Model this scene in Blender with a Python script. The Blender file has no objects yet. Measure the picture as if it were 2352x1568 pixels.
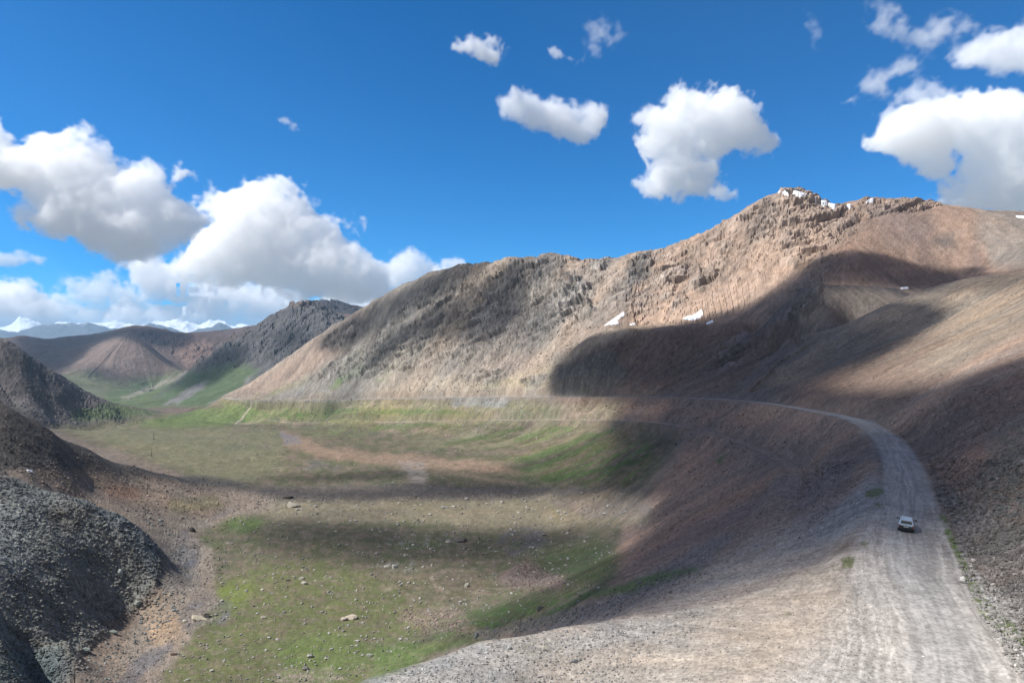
import bpy, math, time
import numpy as np
from mathutils import Vector
T0 = time.time()
sc = bpy.context.scene
COL = sc.collection

# ------------------------------------------------------------------ camera
F = 1568.0            # focal length, in units of the 2352 px wide tracing of the photograph
CX, CY = 1176.0, 784.0
cam_d = bpy.data.cameras.new('camera')
cam = bpy.data.objects.new('camera', cam_d)
COL.objects.link(cam)
cam_d.lens = 24.0
cam_d.sensor_width = 36.0
cam_d.clip_start = 0.5
cam_d.clip_end = 200000
cam.rotation_euler = (math.pi / 2, 0, 0)
sc.camera = cam

# ------------------------------------------------------------------ sky, sun, exposure
SUN_EL = math.radians(50)
SUN_AZ = math.radians(-97)          # clockwise from +Y: the sun stands to the left
world = bpy.data.worlds.new('World')
sc.world = world
world.use_nodes = True
wt = world.node_tree
sky = wt.nodes.new('ShaderNodeTexSky')
sky.sky_type = 'NISHITA'
sky.sun_disc = False
sky.sun_elevation = SUN_EL
sky.sun_rotation = SUN_AZ
sky.altitude = 3500
sky.air_density = 1.0
sky.dust_density = 0.2
sky.ozone_density = 3.0
SKY_TINT = (0.17, 0.95, 1.46, 1)
tint = wt.nodes.new('ShaderNodeMix')
tint.data_type = 'RGBA'
tint.blend_type = 'MULTIPLY'
tint.inputs[0].default_value = 1.0
tint.inputs[7].default_value = SKY_TINT
wt.links.new(sky.outputs[0], tint.inputs[6])
# unseen broken cloud added overhead and behind the camera for neutral fill light
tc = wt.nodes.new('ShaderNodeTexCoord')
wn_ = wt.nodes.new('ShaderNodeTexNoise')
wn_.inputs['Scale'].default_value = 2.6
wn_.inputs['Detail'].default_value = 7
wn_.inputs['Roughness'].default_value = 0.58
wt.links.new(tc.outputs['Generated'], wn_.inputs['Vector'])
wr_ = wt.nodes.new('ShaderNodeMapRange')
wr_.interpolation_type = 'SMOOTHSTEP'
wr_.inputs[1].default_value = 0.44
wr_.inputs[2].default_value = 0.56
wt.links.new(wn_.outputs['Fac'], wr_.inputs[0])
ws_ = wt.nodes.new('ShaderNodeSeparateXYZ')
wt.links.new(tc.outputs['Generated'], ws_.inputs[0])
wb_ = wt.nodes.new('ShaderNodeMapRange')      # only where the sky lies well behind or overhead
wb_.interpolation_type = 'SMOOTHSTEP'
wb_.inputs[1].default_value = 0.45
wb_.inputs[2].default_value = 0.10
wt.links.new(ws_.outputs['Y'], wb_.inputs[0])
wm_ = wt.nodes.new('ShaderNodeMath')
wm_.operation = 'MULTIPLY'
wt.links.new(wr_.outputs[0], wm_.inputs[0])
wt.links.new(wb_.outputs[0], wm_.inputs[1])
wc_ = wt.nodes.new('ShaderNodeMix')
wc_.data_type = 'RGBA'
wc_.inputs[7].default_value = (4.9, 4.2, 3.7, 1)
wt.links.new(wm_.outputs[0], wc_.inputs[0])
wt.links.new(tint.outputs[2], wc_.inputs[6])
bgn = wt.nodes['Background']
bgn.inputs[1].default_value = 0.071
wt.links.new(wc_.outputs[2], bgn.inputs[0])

sun_d = bpy.data.lights.new('sun', 'SUN')
sun_d.energy = 4.8
sun_d.angle = math.radians(0.53)
sun_d.color = (1.0, 0.965, 0.91)
sun = bpy.data.objects.new('sun', sun_d)
COL.objects.link(sun)
SUN = np.array([math.sin(SUN_AZ) * math.cos(SUN_EL), math.cos(SUN_AZ) * math.cos(SUN_EL), math.sin(SUN_EL)])
sun.rotation_euler = Vector(SUN).to_track_quat('Z', 'Y').to_euler()
sc.view_settings.view_transform = 'Standard'
sc.view_settings.look = 'None'
sc.view_settings.exposure = 0.6
sc.view_settings.gamma = 1.0
cy = sc.cycles
cy.use_denoising = True
cy.max_bounces = 40
cy.diffuse_bounces = 2
cy.glossy_bounces = 2
cy.volume_bounces = 36
cy.transparent_max_bounces = 12
cy.volume_step_rate = 1.0
cy.volume_max_steps = 256
cy.use_adaptive_sampling = True
cy.adaptive_threshold = 0.01


# ------------------------------------------------------------------ helpers
def lin(c):
    return tuple(((v / 255.0) / 12.92 if v / 255.0 <= 0.04045 else ((v / 255.0 + 0.055) / 1.055) ** 2.4) for v in c)


def ss(a, b, x):
    t = np.clip((x - a) / (b - a), 0, 1)
    return t * t * (3 - 2 * t)


def _h(a, b, s):
    v = (a * 374761393 + b * 668265263 + s * 1274126177) & 0xffffffff
    v = ((v ^ (v >> 13)) * 1274126177) & 0xffffffff
    return v ^ (v >> 16)


def gnoise(x, y, s=0):
    """2D gradient noise, about -1..1"""
    xi = np.floor(x).astype(np.int64)
    yi = np.floor(y).astype(np.int64)
    fx = (x - xi).astype(np.float32)
    fy = (y - yi).astype(np.float32)
    ux = fx * fx * fx * (fx * (fx * 6 - 15) + 10)
    uy = fy * fy * fy * (fy * (fy * 6 - 15) + 10)
    r = 0
    for i in (0, 1):
        for j in (0, 1):
            h = _h(xi + i, yi + j, s)
            a = (h & 0xffff).astype(np.float32) * (2 * math.pi / 65536)
            g = np.cos(a) * (fx - i) + np.sin(a) * (fy - j)
            r = r + g * (ux if i else 1 - ux) * (uy if j else 1 - uy)
    return r * 1.45


def fbm(x, y, o=4, s=0, gain=0.5, lac=2.03):
    r = 0
    a = 1.0
    t = 0
    for k in range(o):
        r = r + a * gnoise(x, y, s + k * 17)
        t += a
        a *= gain
        x = x * lac
        y = y * lac
    return r / t


def ridged(x, y, o=4, s=0, gain=0.5):
    r = 0
    a = 1.0
    t = 0
    for k in range(o):
        r = r + a * (1 - 2 * np.abs(gnoise(x, y, s + k * 31)))
        t += a
        a *= gain
        x = x * 2.07
        y = y * 2.07
    return r / t


def facets(x, y, s=0):
    """angular blocks: every cell is a tilted plane of its own height, -1..1"""
    xi = np.floor(x).astype(np.int64)
    yi = np.floor(y).astype(np.int64)
    best = np.full(x.shape, 9.0)
    out = np.zeros(x.shape)
    for i in (-1, 0, 1):
        for j in (-1, 0, 1):
            h = _h(xi + i, yi + j, s)
            jx = xi + i + (h & 255) / 255.
            jy = yi + j + ((h >> 8) & 255) / 255.
            dx, dy = x - jx, y - jy
            d = np.abs(dx) + np.abs(dy) * .9 + .35 * np.maximum(np.abs(dx), np.abs(dy))
            v = (((h >> 16) & 255) / 127.5 - 1) + dx * (((h >> 4) & 255) / 127.5 - 1) * 1.3 + dy * (((h >> 12) & 255) / 127.5 - 1) * 1.3
            k = d < best
            best = np.where(k, d, best)
            out = np.where(k, v, out)
    return out


def tag(o, label=None, cat=None, group=None, kind=None):
    if label:
        o['label'] = label
    if cat:
        o['category'] = cat
    if group:
        o['group'] = group
    if kind:
        o['kind'] = kind
    return o


def mesh_np(name, v, faces, mat, attrs=None, smooth=True, parent=None):
    me = bpy.data.meshes.new(name)
    v = np.ascontiguousarray(v, np.float32)
    faces = np.ascontiguousarray(faces, np.int32)
    n, k = faces.shape
    me.vertices.add(len(v))
    me.vertices.foreach_set('co', v.ravel())
    me.loops.add(n * k)
    me.loops.foreach_set('vertex_index', faces.ravel())
    me.polygons.add(n)
    me.polygons.foreach_set('loop_start', np.arange(0, n * k, k, dtype=np.int32))
    me.polygons.foreach_set('loop_total', np.full(n, k, np.int32))
    me.polygons.foreach_set('use_smooth', np.full(n, smooth, bool))
    me.update()
    for nm, (tp, arr) in (attrs or {}).items():
        a = me.attributes.new(nm, tp, 'POINT')
        if tp == 'FLOAT_COLOR':
            arr = np.concatenate([arr, np.ones((len(arr), 1))], 1)
            a.data.foreach_set('color', np.ascontiguousarray(arr, np.float32).ravel())
        else:
            a.data.foreach_set('value', np.ascontiguousarray(arr, np.float32).ravel())
    me.materials.append(mat)
    o = bpy.data.objects.new(name, me)
    COL.objects.link(o)
    o.parent = parent
    return o


def grid_faces(nr, nc):
    i = np.arange(nr - 1)[:, None] * nc + np.arange(nc - 1)[None, :]
    # rows run away from the camera, columns to the right: counter-clockwise from above
    return np.stack([i, i + 1, i + nc + 1, i + nc], -1).reshape(-1, 4)


def W(p):
    """(px, py, D) of the tracing -> world point at the true distance D"""
    px, py, D = p
    return ((px - CX) / F * D, D, -(py - CY) / F * D)


# ------------------------------------------------------------------ control points of the land
UPPER = [W(p) for p in [(2000, 2360, 22), (2110, 2010, 29), (2200, 1600, 44), (2140, 1400, 58), (2095, 1300, 69.5), (2085, 1212, 83.5),
         (2085, 1130, 104), (2070, 1060, 131), (2035, 1005, 166), (1985, 972, 200), (1930, 955, 240), (1850, 940, 300),
         (1770, 927, 370), (1700, 920, 440), (1600, 914, 550), (1480, 911, 690), (1350, 911, 820), (1230, 911, 950),
         (1080, 912, 1130), (900, 915, 1350), (730, 918, 1600), (560, 918, 1900), (515, 913, 2030)]]
LOWER = [W(p) for p in [(440, 996, 1600), (510, 984, 1680), (560, 972, 1730), (730, 970, 1470), (900, 970, 1250), (1060, 966, 1060),
         (1230, 965, 880), (1350, 965, 735), (1480, 968, 585), (1600, 985, 430), (1700, 1015, 315), (1790, 1055, 232),
         (1826, 1085, 180), (1815, 1130, 151), (1795, 1200, 122), (1785, 1250, 106)]]
LINK = [W(p) for p in [(540, 976, 1710), (545, 965, 1760), (570, 945, 1830), (583, 935, 1860), (570, 928, 1880), (575, 921, 1890)]]


def zfloor(D):
    return np.interp(D, [50, 150, 230, 500, 700, 900, 1100, 1300, 1500, 1900, 2400, 2800],
                     [-112, -112, -113, -116, -122, -131, -149, -166, -183, -214, -262, -290])


def control_near():
    P = []
    P += [tuple(p) for p in UPPER] + [tuple(p) for p in LOWER]
    # valley floor (px, D)
    for D in (150, 190, 230, 280, 340):
        for px in (420, 620, 800) + ((950,) if D > 230 else ()) + ((1120,) if D > 300 else ()):
            P.append(((px - CX) / F * D, D, float(zfloor(D))))
    for D in (430, 540):
        for px in (480, 640, 800, 960, 1120, 1250):
            P.append(((px - CX) / F * D, D, float(zfloor(D))))
    for D in (680, 850, 1050):
        for px in (-200, 150, 400, 600, 800) + ((950,) if D < 1000 else ()) + ((1080,) if D < 800 else ()):
            P.append(((px - CX) / F * D, D, float(zfloor(D))))
    for D in (1300, 1550):
        for px in (120, 300, 450, 600, 720):
            P.append(((px - CX) / F * D, D, float(zfloor(D))))
    for D in (1850, 2150, 2700):
        for px in (300, 370, 430):
            P.append(((px - CX) / F * D, D, float(zfloor(D))))
    A = [  # left spur
        (0, 925, 420), (100, 975, 440), (200, 1030, 470), (300, 1068, 500), (400, 1093, 530), (500, 1106, 560), (-300, 780, 420), (-700, 620, 430),
        (0, 1000, 380), (0, 1080, 340), (150, 1080, 400), (200, 1110, 420), (250, 1160, 400), (400, 1180, 430), (100, 1100, 375), (-300, 900, 360),
        (300, 1110, 460), (-300, 1000, 330), (-700, 800, 350),
        # dark mound
        (130, 1130, 330), (0, 1118, 310), (200, 1152, 332), (280, 1195, 330), (340, 1235, 335), (372, 1268, 348),
        (0, 1300, 250), (0, 1450, 205), (0, 1568, 180), (150, 1300, 275), (150, 1450, 235), (250, 1310, 303), (300, 1365, 301), (250, 1425, 277),
        (200, 1480, 254), (150, 1535, 236), (60, 1568, 215), (130, 1200, 305), (-300, 1200, 260), (-300, 1450, 190), (-800, 1000, 270),
        # second mountain on the left
        (0, 775, 1700), (50, 800, 1720), (100, 838, 1750), (150, 868, 1780), (200, 903, 1820), (245, 925, 1850), (300, 938, 1880), (370, 946, 1950),
        (100, 945, 1550), (200, 962, 1700), (0, 930, 1500), (0, 880, 1570), (100, 900, 1640), (-300, 620, 1650), (-300, 850, 1400), (-300, 930, 1250),
        (-800, 500, 1600), (-800, 800, 1300),
        # shoulder of the bench under the camera
        (700, 1660, 50), (850, 1568, 56), (1100, 1475, 63.5), (1300, 1440, 66), (1500, 1415, 67), (1700, 1372, 69.6), (1900, 1290, 77), (1985, 1215, 89),
        (2015, 1130, 107), (2015, 1060, 133), (1985, 1005, 167), (1300, 1568, 52), (1300, 1800, 40), (1700, 1500, 51), (1700, 1800, 34), (900, 1900, 36), (1900, 1400, 59),
        (2200, 1850, 34), (2352, 1700, 39),
        # fill slope right of centre
        (1700, 1300, 97), (1500, 1200, 250), (1500, 1350, 124), (1300, 1400, 154), (1500, 1100, 385), (1600, 1100, 290), (1700, 1100, 220),
        (1700, 1200, 145), (1600, 1200, 184), (1600, 1300, 122), (1500, 1300, 149), (1400, 1300, 205), (1300, 1300, 320), (1200, 1400, 210),
        (1400, 1180, 405), (1850, 1200, 108), (1850, 1100, 155), (1900, 1020, 190), (1050, 1455, 240), (1100, 1400, 265),
        # uphill bank on the right
        (2365, 1480, 52), (2260, 1380, 61), (2200, 1290, 72), (2160, 1180, 91), (2122, 1080, 122), (2080, 1015, 160), (2012, 966, 206),
        (2352, 1200, 74), (2352, 1000, 106), (2352, 810, 183), (2352, 700, 300), (2352, 624, 450), (2200, 643, 480), (2280, 630, 460), (2140, 660, 490), (2080, 682, 500), (2020, 706, 510), (1960, 735, 520),
        (1850, 775, 540), (1800, 820, 520), (1850, 850, 440), (1800, 895, 400), (2000, 900, 265), (2100, 900, 220), (2200, 900, 165), (2200, 1100, 100),
        (2200, 800, 260), (2100, 800, 330), (2000, 800, 400), (1930, 850, 370), (2100, 730, 430), (2200, 720, 390), (1740, 900, 430),
        (2600, 1500, 48), (2600, 1000, 92), (2600, 600, 250), (2600, 500, 450), (2900, 600, 200), (2900, 300, 450),
    ]
    P += [W(p) for p in A]
    B = [  # hump, gully, moraine, face, in world metres via the tracing
        (1800, 705, 690), (1840, 672, 700), (1880, 655, 700), (1970, 654, 720), (2060, 662, 740), (2150, 690, 760), (1850, 700, 670), (1900, 715, 640), (1980, 715, 650), (1800, 765, 670),
        (1750, 830, 610), (1700, 880, 560),
        (1280, 852, 960), (1330, 795, 930), (1370, 768, 910), (1440, 752, 890), (1520, 748, 870), (1600, 742, 850), (1680, 745, 830), (1750, 765, 790),
        (1400, 850, 835), (1550, 850, 735), (1650, 850, 655), (1460, 790, 850), (1600, 790, 790),
        (1350, 762, 1000), (1440, 726, 980), (1600, 716, 960), (1700, 690, 940),
        (1950, 600, 905), (2100, 620, 905), (2200, 645, 880), (2300, 620, 860), (2352, 600, 860), (2000, 540, 1000), (1850, 600, 960), (1750, 600, 1010), (2200, 560, 980), (2352, 545, 980),
        (1750, 530, 1090), (1900, 530, 1060), (1600, 650, 1050), (1500, 690, 1030), (1600, 600, 1110), (2100, 530, 1010),
    ]
    P += [W(p) for p in B]
    # behind the right hill: hidden hollows
    for px, D, Z in [(2352, 600, 20), (2352, 760, 35), (2200, 640, 15), (2080, 620, 28), (1960, 640, 16), (1850, 640, 4), (2352, 820, 75), (1880, 800, 38), (2000, 820, 58), (2100, 830, 60), (2600, 700, 60), (2600, 1000, 180),
                     (1440, 940, 14), (1520, 930, 14), (1600, 910, 18)]:
        P.append(((px - CX) / F * D, D, Z))
    # hidden, behind the left spur and mound
    for px, D, Z in [(0, 600, -118), (-400, 640, -90), (100, 620, -120), (200, 640, -121), (0, 480, -70), (100, 520, -95), (200, 545, -110), (300, 570, -116), (400, 600, -119), (130, 352, -84), (200, 362, -98), (0, 345, -70),
                     (0, 1950, -120), (100, 2000, -180), (200, 2100, -235), (0, 2400, -240), (150, 2700, -285), (0, 1100, -150), (-400, 2200, -100), (560, 600, -119),
                     # steep drop under the bench edge
                     (700, 80, -55), (700, 120, -85), (850, 95, -60), (850, 140, -88), (1000, 100, -58), (1000, 150, -84), (1000, 200, -106), (1150, 100, -54), (1150, 150, -78),
                     (1300, 90, -41), (1300, 120, -52), (1450, 90, -35), (1600, 85, -31), (900, 190, -108), (300, 60, -90), (300, 100, -108), (0, 60, -100), (500, 60, -62),
                     (600, 30, -30), (0, 30, -60), (1100, 25, -28), (-500, 60, -112), (-500, 120, -112)]:
        P.append(((px - CX) / F * D, D, Z))
    # beyond the frame on both sides and under the camera
    for u, D, Z in [(-.5, 12, -27), (0, 12, -25), (.6, 12, -23), (1.2, 13, -22.5), (-1.3, 14, -42), (-1.8, 18, -60), (-.9, 20, -45), (1.0, 30, -21), (1.3, 30, -16), (1.3, 60, -3), (1.3, 100, 10), (1.3, 200, 45), (1.3, 450, 110),
                    (1.3, 1200, 300), (1.8, 15, -20), (1.8, 30, -8), (1.8, 60, 8), (1.8, 150, 60), (1.8, 400, 150), (1.8, 1200, 380), (1.8, 2700, 300), (1.2, 2700, 100), (.6, 2700, 60),
                    (-1.3, 60, -100), (-1.3, 120, -80), (-1.3, 220, -55), (-1.3, 420, 0), (-1.3, 1000, 140), (-1.3, 2700, 150), (-1.8, 40, -85), (-1.8, 150, -50), (-1.8, 400, 30), (-1.8, 1200, 200), (-1.8, 2700, 250)]:
        P.append((u * D, D, Z))
    crest = [(515, 906, 2080), (560, 884, 2085), (600, 861, 2085), (650, 826, 2070), (700, 789, 2050), (760, 748, 1990), (820, 712, 1900), (860, 686, 1830), (905, 660, 1760), (945, 643, 1710), (985, 622, 1660), (1060, 604, 1570), (1110, 608, 1510),
             (1180, 590, 1440), (1215, 594, 1400), (1245, 586, 1370), (1300, 590, 1340), (1370, 600, 1290), (1420, 598, 1260), (1455, 584, 1240), (1500, 580, 1220),
             (1560, 560, 1200), (1620, 531, 1190), (1700, 486, 1190), (1760, 453, 1190), (1790, 444, 1185), (1835, 438, 1180), (1870, 456, 1185), (1915, 473, 1190), (1965, 470, 1190),
             (2010, 459, 1190), (2110, 466, 1190), (2150, 476, 1190), (2240, 488, 1190), (2352, 495, 1200), (2600, 520, 1200), (2900, 540, 1150)]
    for p in crest:
        w = W(p)
        P.append(w)
        for dd, dz in ((90, -35), (250, -110), (700, -190)):
            D2 = p[2] + dd
            P.append((w[0] / w[1] * D2, D2, w[2] + dz))
    # concave scree between the road and the left half of the crest
    ud = np.array([p[0] / p[1] for p in UPPER[12:]])[::-1]
    rd = np.array([p[1] for p in UPPER[12:]])[::-1]
    rz = np.array([p[2] for p in UPPER[12:]])[::-1]
    for px, py, D in crest:
        if 560 < px < 1290 and px not in (1215, 1110, 760, 860, 945):
            u = (px - CX) / F
            D0 = float(np.interp(u, ud, rd))
            Z0 = float(np.interp(u, ud, rz))
            w = W((px, py, D))
            for t, k in ((0.33, -.055), (0.68, -.035)):
                Dm = D0 + (D - D0) * t
                P.append((u * Dm, Dm, Z0 + (w[2] - Z0) * t + k * (w[2] - Z0)))
    return np.array(P, float)


def control_far():
    A = [(300, 930, 3000), (400, 930, 2900), (450, 929, 2750), (380, 900, 3800), (300, 900, 4200), (350, 880, 4700), (430, 857, 5200), (250, 905, 3800), (200, 885, 4200),
         (150, 850, 4600), (200, 812, 4900), (270, 782, 5050), (330, 795, 5000), (130, 860, 4500), (400, 846, 4900), (60, 800, 5200), (0, 800, 5000), (0, 850, 4500), (0, 940, 3300),
         (100, 900, 3900), (340, 840, 4800), (300, 830, 4800), (220, 850, 4600),
         (0, 785, 6500), (25, 775, 6500), (50, 771, 6500), (90, 780, 6600), (170, 774, 6600), (230, 768, 6500), (275, 757, 6500), (312, 752, 6500), (345, 753, 6500), (385, 765, 6500), (440, 771, 6400), (500, 771, 6400), (560, 758, 6400),
         (620, 742, 6400), (700, 735, 6400), (430, 800, 6000), (480, 812, 6000), (400, 830, 5700), (300, 790, 6100), (200, 800, 6000), (450, 840, 5500), (540, 800, 6100),
         (682, 703, 3600), (660, 712, 3640), (640, 724, 3650), (600, 749, 3700), (560, 770, 3750), (520, 794, 3750), (480, 822, 3750), (440, 850, 3750), (400, 876, 3700), (360, 898, 3650),
         (712, 706, 3560), (740, 718, 3530), (765, 732, 3500), (800, 747, 3430), (850, 770, 3300),
         (680, 760, 3330), (600, 805, 3380), (700, 800, 3100), (520, 862, 3300), (600, 860, 3080), (450, 908, 3050), (520, 902, 2820), (600, 900, 2650), (640, 780, 3380), (560, 830, 3350),
         (700, 712, 5200), (740, 697, 5200), (780, 704, 5150), (822, 713, 5050), (870, 730, 5000), (-300, 700, 6500), (-300, 850, 4000), (-300, 940, 3200), (-300, 780, 5000)]
    P = [W(p) for p in A]
    for px, D, Z in [(600, 4100, 20), (520, 4150, -90), (440, 4150, -200), (680, 4100, 90), (760, 4000, 60), (400, 4200, -270), (850, 4000, 0), (850, 2600, -150), (700, 2600, -200),
                     (0, 2600, -285), (300, 2500, -272), (450, 2400, -255), (-300, 2500, -285), (200, 3000, -285), (270, 5400, -60), (330, 5400, -60), (180, 5500, -60),
                     (0, 7600, -40), (300, 7600, 0), (560, 7600, 0), (700, 7600, 0), (-300, 7600, 0), (700, 4600, 150), (850, 5800, 100)]:
        P.append(((px - CX) / F * D, D, Z))
    return np.array(P, float)


def upmat(n, N):
    """Catmull-Rom upsampling matrix n -> N"""
    t = np.linspace(0, n - 1, N)
    i = np.clip(np.floor(t).astype(int), 0, n - 2)
    f = t - i
    M = np.zeros((N, n))
    w = [-.5 * f + f * f - .5 * f ** 3, 1 - 2.5 * f * f + 1.5 * f ** 3, .5 * f + 2 * f * f - 1.5 * f ** 3, -.5 * f * f + .5 * f ** 3]
    for k in range(4):
        np.add.at(M, (np.arange(N), np.clip(i + k - 1, 0, n - 1)), w[k])
    return M


def base_surface(P, us, ld, cn, rn):
    """smooth surface through control points, on the grid us x ld (u = X/D, ld = ln D)"""
    su = 1.6
    q = np.stack([P[:, 0] / P[:, 1] * su, np.log(P[:, 1])], 1)
    c = 0.035
    n = len(q)
    d = np.sqrt(((q[:, None] - q[None]) ** 2).sum(-1) + c * c)
    A = np.zeros((n + 3, n + 3))
    A[:n, :n] = -d + np.eye(n) * 0.002
    A[:n, n] = A[n, :n] = 1
    A[:n, n + 1] = A[n + 1, :n] = q[:, 0]
    A[:n, n + 2] = A[n + 2, :n] = q[:, 1]
    sol = np.linalg.solve(A, np.concatenate([P[:, 2], [0, 0, 0]]))
    uc = np.interp(np.linspace(0, len(us) - 1, cn), np.arange(len(us)), us)
    lc = np.linspace(ld[0], ld[-1], rn)
    Z = np.zeros((rn, cn))
    for i in range(rn):
        d = np.sqrt((uc[:, None] * su - q[None, :, 0]) ** 2 + (lc[i] - q[None, :, 1]) ** 2 + c * c)
        Z[i] = -d @ sol[:n] + sol[n] + sol[n + 1] * uc * su + sol[n + 2] * lc[i]
    return upmat(rn, len(ld)) @ Z @ upmat(cn, len(us)).T


def road_frame(X, Y, pts, maxd=60):
    """distance to a polyline, height of its nearest point, signed lateral offset and arc length"""
    n = 3
    P = np.array(pts)
    s = np.arange(len(P))
    t = np.linspace(0, len(P) - 1, (len(P) - 1) * n + 1)
    Pm = upmat(len(P), len(t)) @ P
    best = np.full(X.shape, 1e9)
    z = np.zeros(X.shape)
    lat = np.zeros(X.shape)
    arc = np.zeros(X.shape)
    acc = 0.0
    for a, b in zip(Pm[:-1], Pm[1:]):
        dx, dy = b[0] - a[0], b[1] - a[1]
        L = math.hypot(dx, dy)
        m = (X > min(a[0], b[0]) - maxd) & (X < max(a[0], b[0]) + maxd) & (Y > min(a[1], b[1]) - maxd) & (Y < max(a[1], b[1]) + maxd)
        if m.any():
            x = X[m] - a[0]
            y = Y[m] - a[1]
            f = np.clip((x * dx + y * dy) / L ** 2, 0, 1)
            dd = np.hypot(x - f * dx, y - f * dy)
            k = dd < best[m]
            idx = np.flatnonzero(m.ravel())[k]
            best.ravel()[idx] = dd[k]
            z.ravel()[idx] = a[2] + f[k] * (b[2] - a[2])
            sg = np.sign((x[k] * dy - y[k] * dx))
            lat.ravel()[idx] = dd[k] * sg
            arc.ravel()[idx] = acc + f[k] * L
        acc += L
    return best, z, lat, arc


# ------------------------------------------------------------------ painting areas in the tracing (image raster, half size)
RW, RH = 1176, 784


def blur(m, r):
    r = max(1, int(r))
    for _ in range(2):
        for ax in (0, 1):
            p = np.pad(m, [(r + 1, r) if a == ax else (0, 0) for a in (0, 1)], mode='edge')
            c = np.cumsum(p, axis=ax)
            m = (np.take(c, np.arange(2 * r + 1, c.shape[ax]), ax) - np.take(c, np.arange(0, c.shape[ax] - 2 * r - 1), ax)) / (2 * r + 1)
    return m


def poly_mask(poly, feather=6, W_=RW, H_=RH, sc_=0.5, ox=0, oy=0):
    p = (np.array(poly, float) - (ox, oy)) * sc_
    m = np.zeros((H_, W_), np.float32)
    x0, y0 = np.floor(p.min(0)).astype(int)
    x1, y1 = np.ceil(p.max(0)).astype(int)
    x0, y0, x1, y1 = max(x0, 0), max(y0, 0), min(x1, W_ - 1), min(y1, H_ - 1)
    if x1 < x0 or y1 < y0:
        return m
    yy, xx = np.mgrid[y0:y1 + 1, x0:x1 + 1] + 0.5
    ins = np.zeros(xx.shape, bool)
    for a, b in zip(p, np.roll(p, -1, 0)):
        if a[1] == b[1]:
            continue
        c = ((a[1] > yy) != (b[1] > yy)) & (xx < (b[0] - a[0]) * (yy - a[1]) / (b[1] - a[1]) + a[0])
        ins ^= c
    m[y0:y1 + 1, x0:x1 + 1] = ins
    return blur(m, max(1, feather * sc_ / 1.5)) if feather > 0 else m


def sample(r, px, py, sc_=0.5):
    x = np.clip(px * sc_ - .5, 0, r.shape[1] - 1.001)
    y = np.clip(py * sc_ - .5, 0, r.shape[0] - 1.001)
    xi = x.astype(np.int32)
    yi = y.astype(np.int32)
    fx = (x - xi).astype(np.float32)
    fy = (y - yi).astype(np.float32)
    return (r[yi, xi] * (1 - fx) + r[yi, xi + 1] * fx) * (1 - fy) + (r[yi + 1, xi] * (1 - fx) + r[yi + 1, xi + 1] * fx) * fy


def downslope(Z, us, ld):
    """index-space velocity of steepest descent on a grid"""
    D = np.exp(ld)[:, None]
    du = np.gradient(us)[None]
    dl = ld[1] - ld[0]
    Zu = np.gradient(Z, us, axis=1)
    Zl = np.gradient(Z, dl, axis=0)
    zx = Zu / D
    zy = (Zl - us[None] * Zu) / D        # dZ/dY at fixed X
    vx, vy = -zx, -zy
    # to index space: X = u D  =>  du = (dX - u dD)/D ; dl = dD/D
    vi = (vx - us[None] * vy) / D / du
    vj = vy / D / dl
    n = np.hypot(vi, vj) + 1e-9
    slope = np.hypot(zx, zy)
    return (vi / n).astype(np.float32), (vj / n).astype(np.float32), slope.astype(np.float32)


def lic(src, vi, vj, steps, h=1.0):
    nr, nc = src.shape
    I, J = np.meshgrid(np.arange(nc, dtype=np.float32), np.arange(nr, dtype=np.float32))
    acc = src.copy()
    for sgn in (1, -1):
        x, y = I.copy(), J.copy()
        for k in range(steps):
            xi = np.clip(np.rint(x), 0, nc - 1).astype(np.int32)
            yi = np.clip(np.rint(y), 0, nr - 1).astype(np.int32)
            x += sgn * h * vi[yi, xi]
            y += sgn * h * vj[yi, xi]
            xi = np.clip(np.rint(x), 0, nc - 1).astype(np.int32)
            yi = np.clip(np.rint(y), 0, nr - 1).astype(np.int32)
            acc += src[yi, xi]
    acc -= acc.mean()
    return acc / acc.std()


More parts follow.
